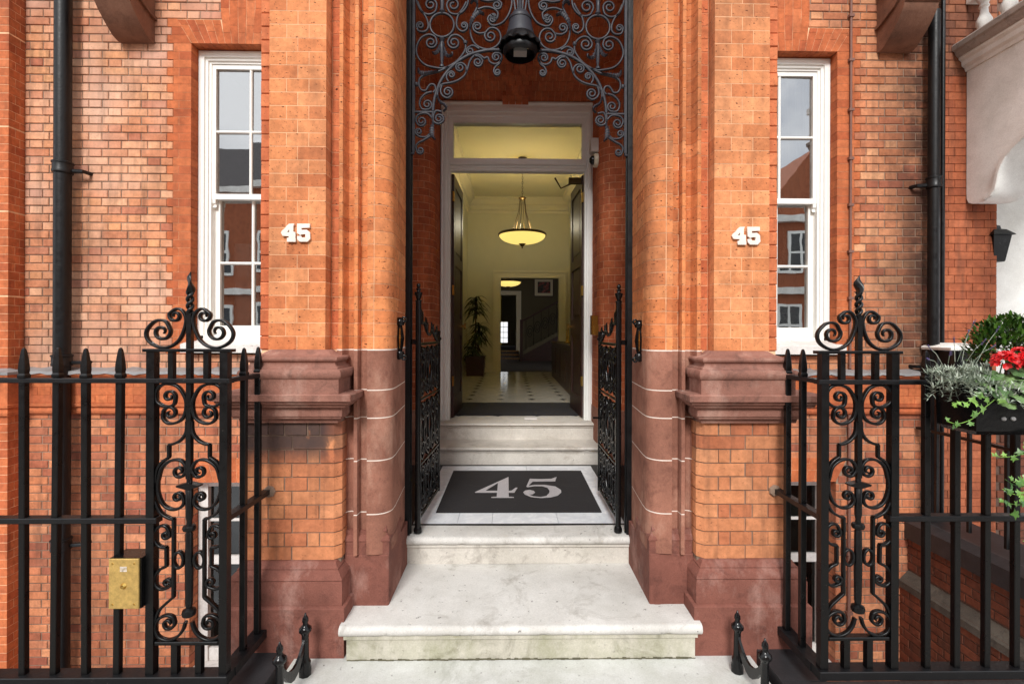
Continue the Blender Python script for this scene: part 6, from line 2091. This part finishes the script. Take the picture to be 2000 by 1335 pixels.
for (hx, hy, hz, rad) in ((1.975, 1.95, 1.562, 0.046), (2.045, 1.955, 1.575, 0.05), (2.12, 1.96, 1.55, 0.045)):
    fh = MB()
    for k in range(34):
        d = rdir(-0.35, 1.0)
        if d.y > 0.5:
            d.y *= -1
        c = Vector((hx, hy, hz)) + d * rad * 0.8
        for q in range(5):
            a = 2 * math.pi * q / 5 + rp.random()
            t1 = d.cross(Vector((0.3, 0.2, 1))).normalized()
            t2 = d.cross(t1).normalized()
            dd = (t1 * math.cos(a) + t2 * math.sin(a) + d * 0.35).normalized()
            leaf_strip(fh, c, dd, d, 0.019, 0.0085, 3, -0.25, 0.15)
    fh.build('flower_head', RED, ge, smooth=True, angle=80)
    MB().tube([(hx + 0.01, hy + 0.05, 1.44), (hx, hy + 0.01, hz)], 0.005, 0.005, n=5, round_=True).build('stalk', GL, ge)

# trailing ivy
iv = thing('ivy', 'trailing ivy hanging from the flower box over the railing', 'plant', (1.92, 2.02, 1.42))
IVY = leaf_mat('ivy leaf', (40, 84, 34), (134, 176, 78), 0.4)
def ivy_mesh():
    ol = [(0, -0.25), (0.22, -0.42), (0.55, -0.35), (0.42, -0.05), (0.95, 0.12), (0.45, 0.30), (0.30, 0.42), (0.0, 1.05), (-0.30, 0.42), (-0.45, 0.30), (-0.95, 0.12), (-0.42, -0.05), (-0.55, -0.35), (-0.22, -0.42)]
    mb = MB()
    mb.v.append((0, 0.1, 0.08))
    mb.v += [(x, y, -0.12 * abs(x)) for x, y in ol]
    n = len(ol)
    mb.f += [(0, 1 + k, 1 + (k + 1) % n) for k in range(n)]
    return mb.mesh('leaf', IVY, True, 80)
IVM = ivy_mesh()
trails = [
    [(1.97, 1.95, 1.46), (1.93, 1.94, 1.42), (1.87, 1.935, 1.375), (1.82, 1.93, 1.335), (1.76, 1.93, 1.315), (1.715, 1.93, 1.325)],
    [(1.90, 1.95, 1.46), (1.86, 1.94, 1.44), (1.83, 1.94, 1.41), (1.80, 1.94, 1.385), (1.75, 1.94, 1.40)],
    [(2.16, 1.94, 1.32), (2.11, 1.93, 1.23), (2.04, 1.93, 1.195), (1.96, 1.93, 1.18), (1.90, 1.93, 1.185)],
    [(2.18, 1.94, 1.20), (2.12, 1.93, 1.09), (2.06, 1.93, 1.065), (2.00, 1.93, 1.065), (1.955, 1.93, 1.09)],
    [(2.18, 1.94, 1.15), (2.12, 1.93, 1.04), (2.06, 1.93, 1.02), (1.99, 1.93, 1.03), (1.945, 1.93, 1.05)],
    [(2.18, 1.94, 1.10), (2.12, 1.93, 1.0), (2.05, 1.93, 0.985), (1.98, 1.93, 0.99), (1.93, 1.93, 1.0)],
    [(2.18, 1.94, 0.95), (2.12, 1.93, 0.85), (2.08, 1.93, 0.83), (2.03, 1.93, 0.84)],
]
for ti, tr in enumerate(trails):
    P = spline(tr, 6)
    MB().tube([tuple(p) for p in P], 0.003, 0.003, (0, -1, 0.1), n=5, round_=True).build('stem', IVY, iv)
    k = 3
    while k < len(P):
        u = k / len(P)
        size = 0.030 * (1 - u * 0.55) * rp.uniform(0.8, 1.15)
        p = P[k] + Vector((rp.uniform(-0.015, 0.015), rp.uniform(-0.02, 0.0), rp.uniform(-0.02, 0.015)))
        oriented('leaf', IVM, iv, p, (rp.uniform(-0.5, 0.5), -1, rp.uniform(0.0, 0.8)), rp.uniform(-2.4, 2.4), size)
        k += 3 if ti < 2 else 2
for k in range(26):
    p = (rp.uniform(2.03, 2.22), rp.uniform(1.92, 1.97), rp.uniform(0.93, 1.25))
    oriented('leaf', IVM, iv, p, (rp.uniform(-0.6, 0.5), -1, rp.uniform(0.0, 0.8)), rp.uniform(-2.4, 2.4), rp.uniform(0.024, 0.038))

# ------------------------------------------------------------------ the houses across the street, seen in the window panes
OB = brick_mat('opposite brick', [(150, 84, 60), (170, 100, 72), (160, 92, 66)], streak=0.3)
SL = plain('roof slate', lin(92, 88, 88), 0.7, 0.2, 8, 0.3)
DARKP = plain('dark window pane', lin(40, 44, 50), 0.1, 0.1, 3, 0.0)
def opposite(x0, x1, h, y, gable, label):
    t = thing('opposite_house', label, 'building', ((x0 + x1) / 2, y, 0), group='houses across the street')
    MB().box(x0, x1, y - 8, y, -0.1, h).build('wall', OB, t)
    xm = (x0 + x1) / 2
    if gable:
        MB().prism([(xm - 2.4, h), (xm + 2.4, h), (xm, h + 3.2)], 'y', y - 7.9, y - 0.02).build('gable', OB, t)
    else:
        MB().prism([(y + 0.1, h), (y - 8, h), (y - 5.5, h + 2.6), (y - 2.0, h + 2.6)], 'x', x0, x1).build('roof', SL, t)
    MB().box(x0 - 0.1, x1 + 0.1, y, y + 0.25, 3.6, 3.9).build('string_course', M['stucco'], t)
    MB().box(x0 - 0.1, x1 + 0.1, y, y + 0.3, h - 0.3, h).build('cornice', M['stucco'], t)
    n = int((x1 - x0) / 2.4)
    for fl in range(int(h // 3.6)):
        for k in range(n):
            cx = x0 + (k + 0.5) * (x1 - x0) / n
            z = 1.0 + fl * 3.6
            w = MB().box(cx - 0.62, cx + 0.62, y, y + 0.08, z, z + 2.1).build('window', M['white'], t)
            for q in (-1, 1):
                for zz in (z + 0.12, z + 1.1):
                    a, b = sorted((cx + q * 0.06, cx + q * 0.50))
                    MB().box(a, b, y + 0.081, y + 0.085, zz, zz + 0.86).build('pane', DARKP, w)
    return t
opposite(-22, -8.5, 8.6, -14, False, 'slate roofed brick terrace across the street to the left')
opposite(-8.5, -1.0, 7.4, -14, True, 'gabled brick house across the street reflected in the left window')
opposite(-1.0, 8.0, 8.6, -14, False, 'slate roofed brick house across the street reflected in the right window')
opposite(8.0, 20.0, 7.4, -14, True, 'gabled brick house across the street far to the right')
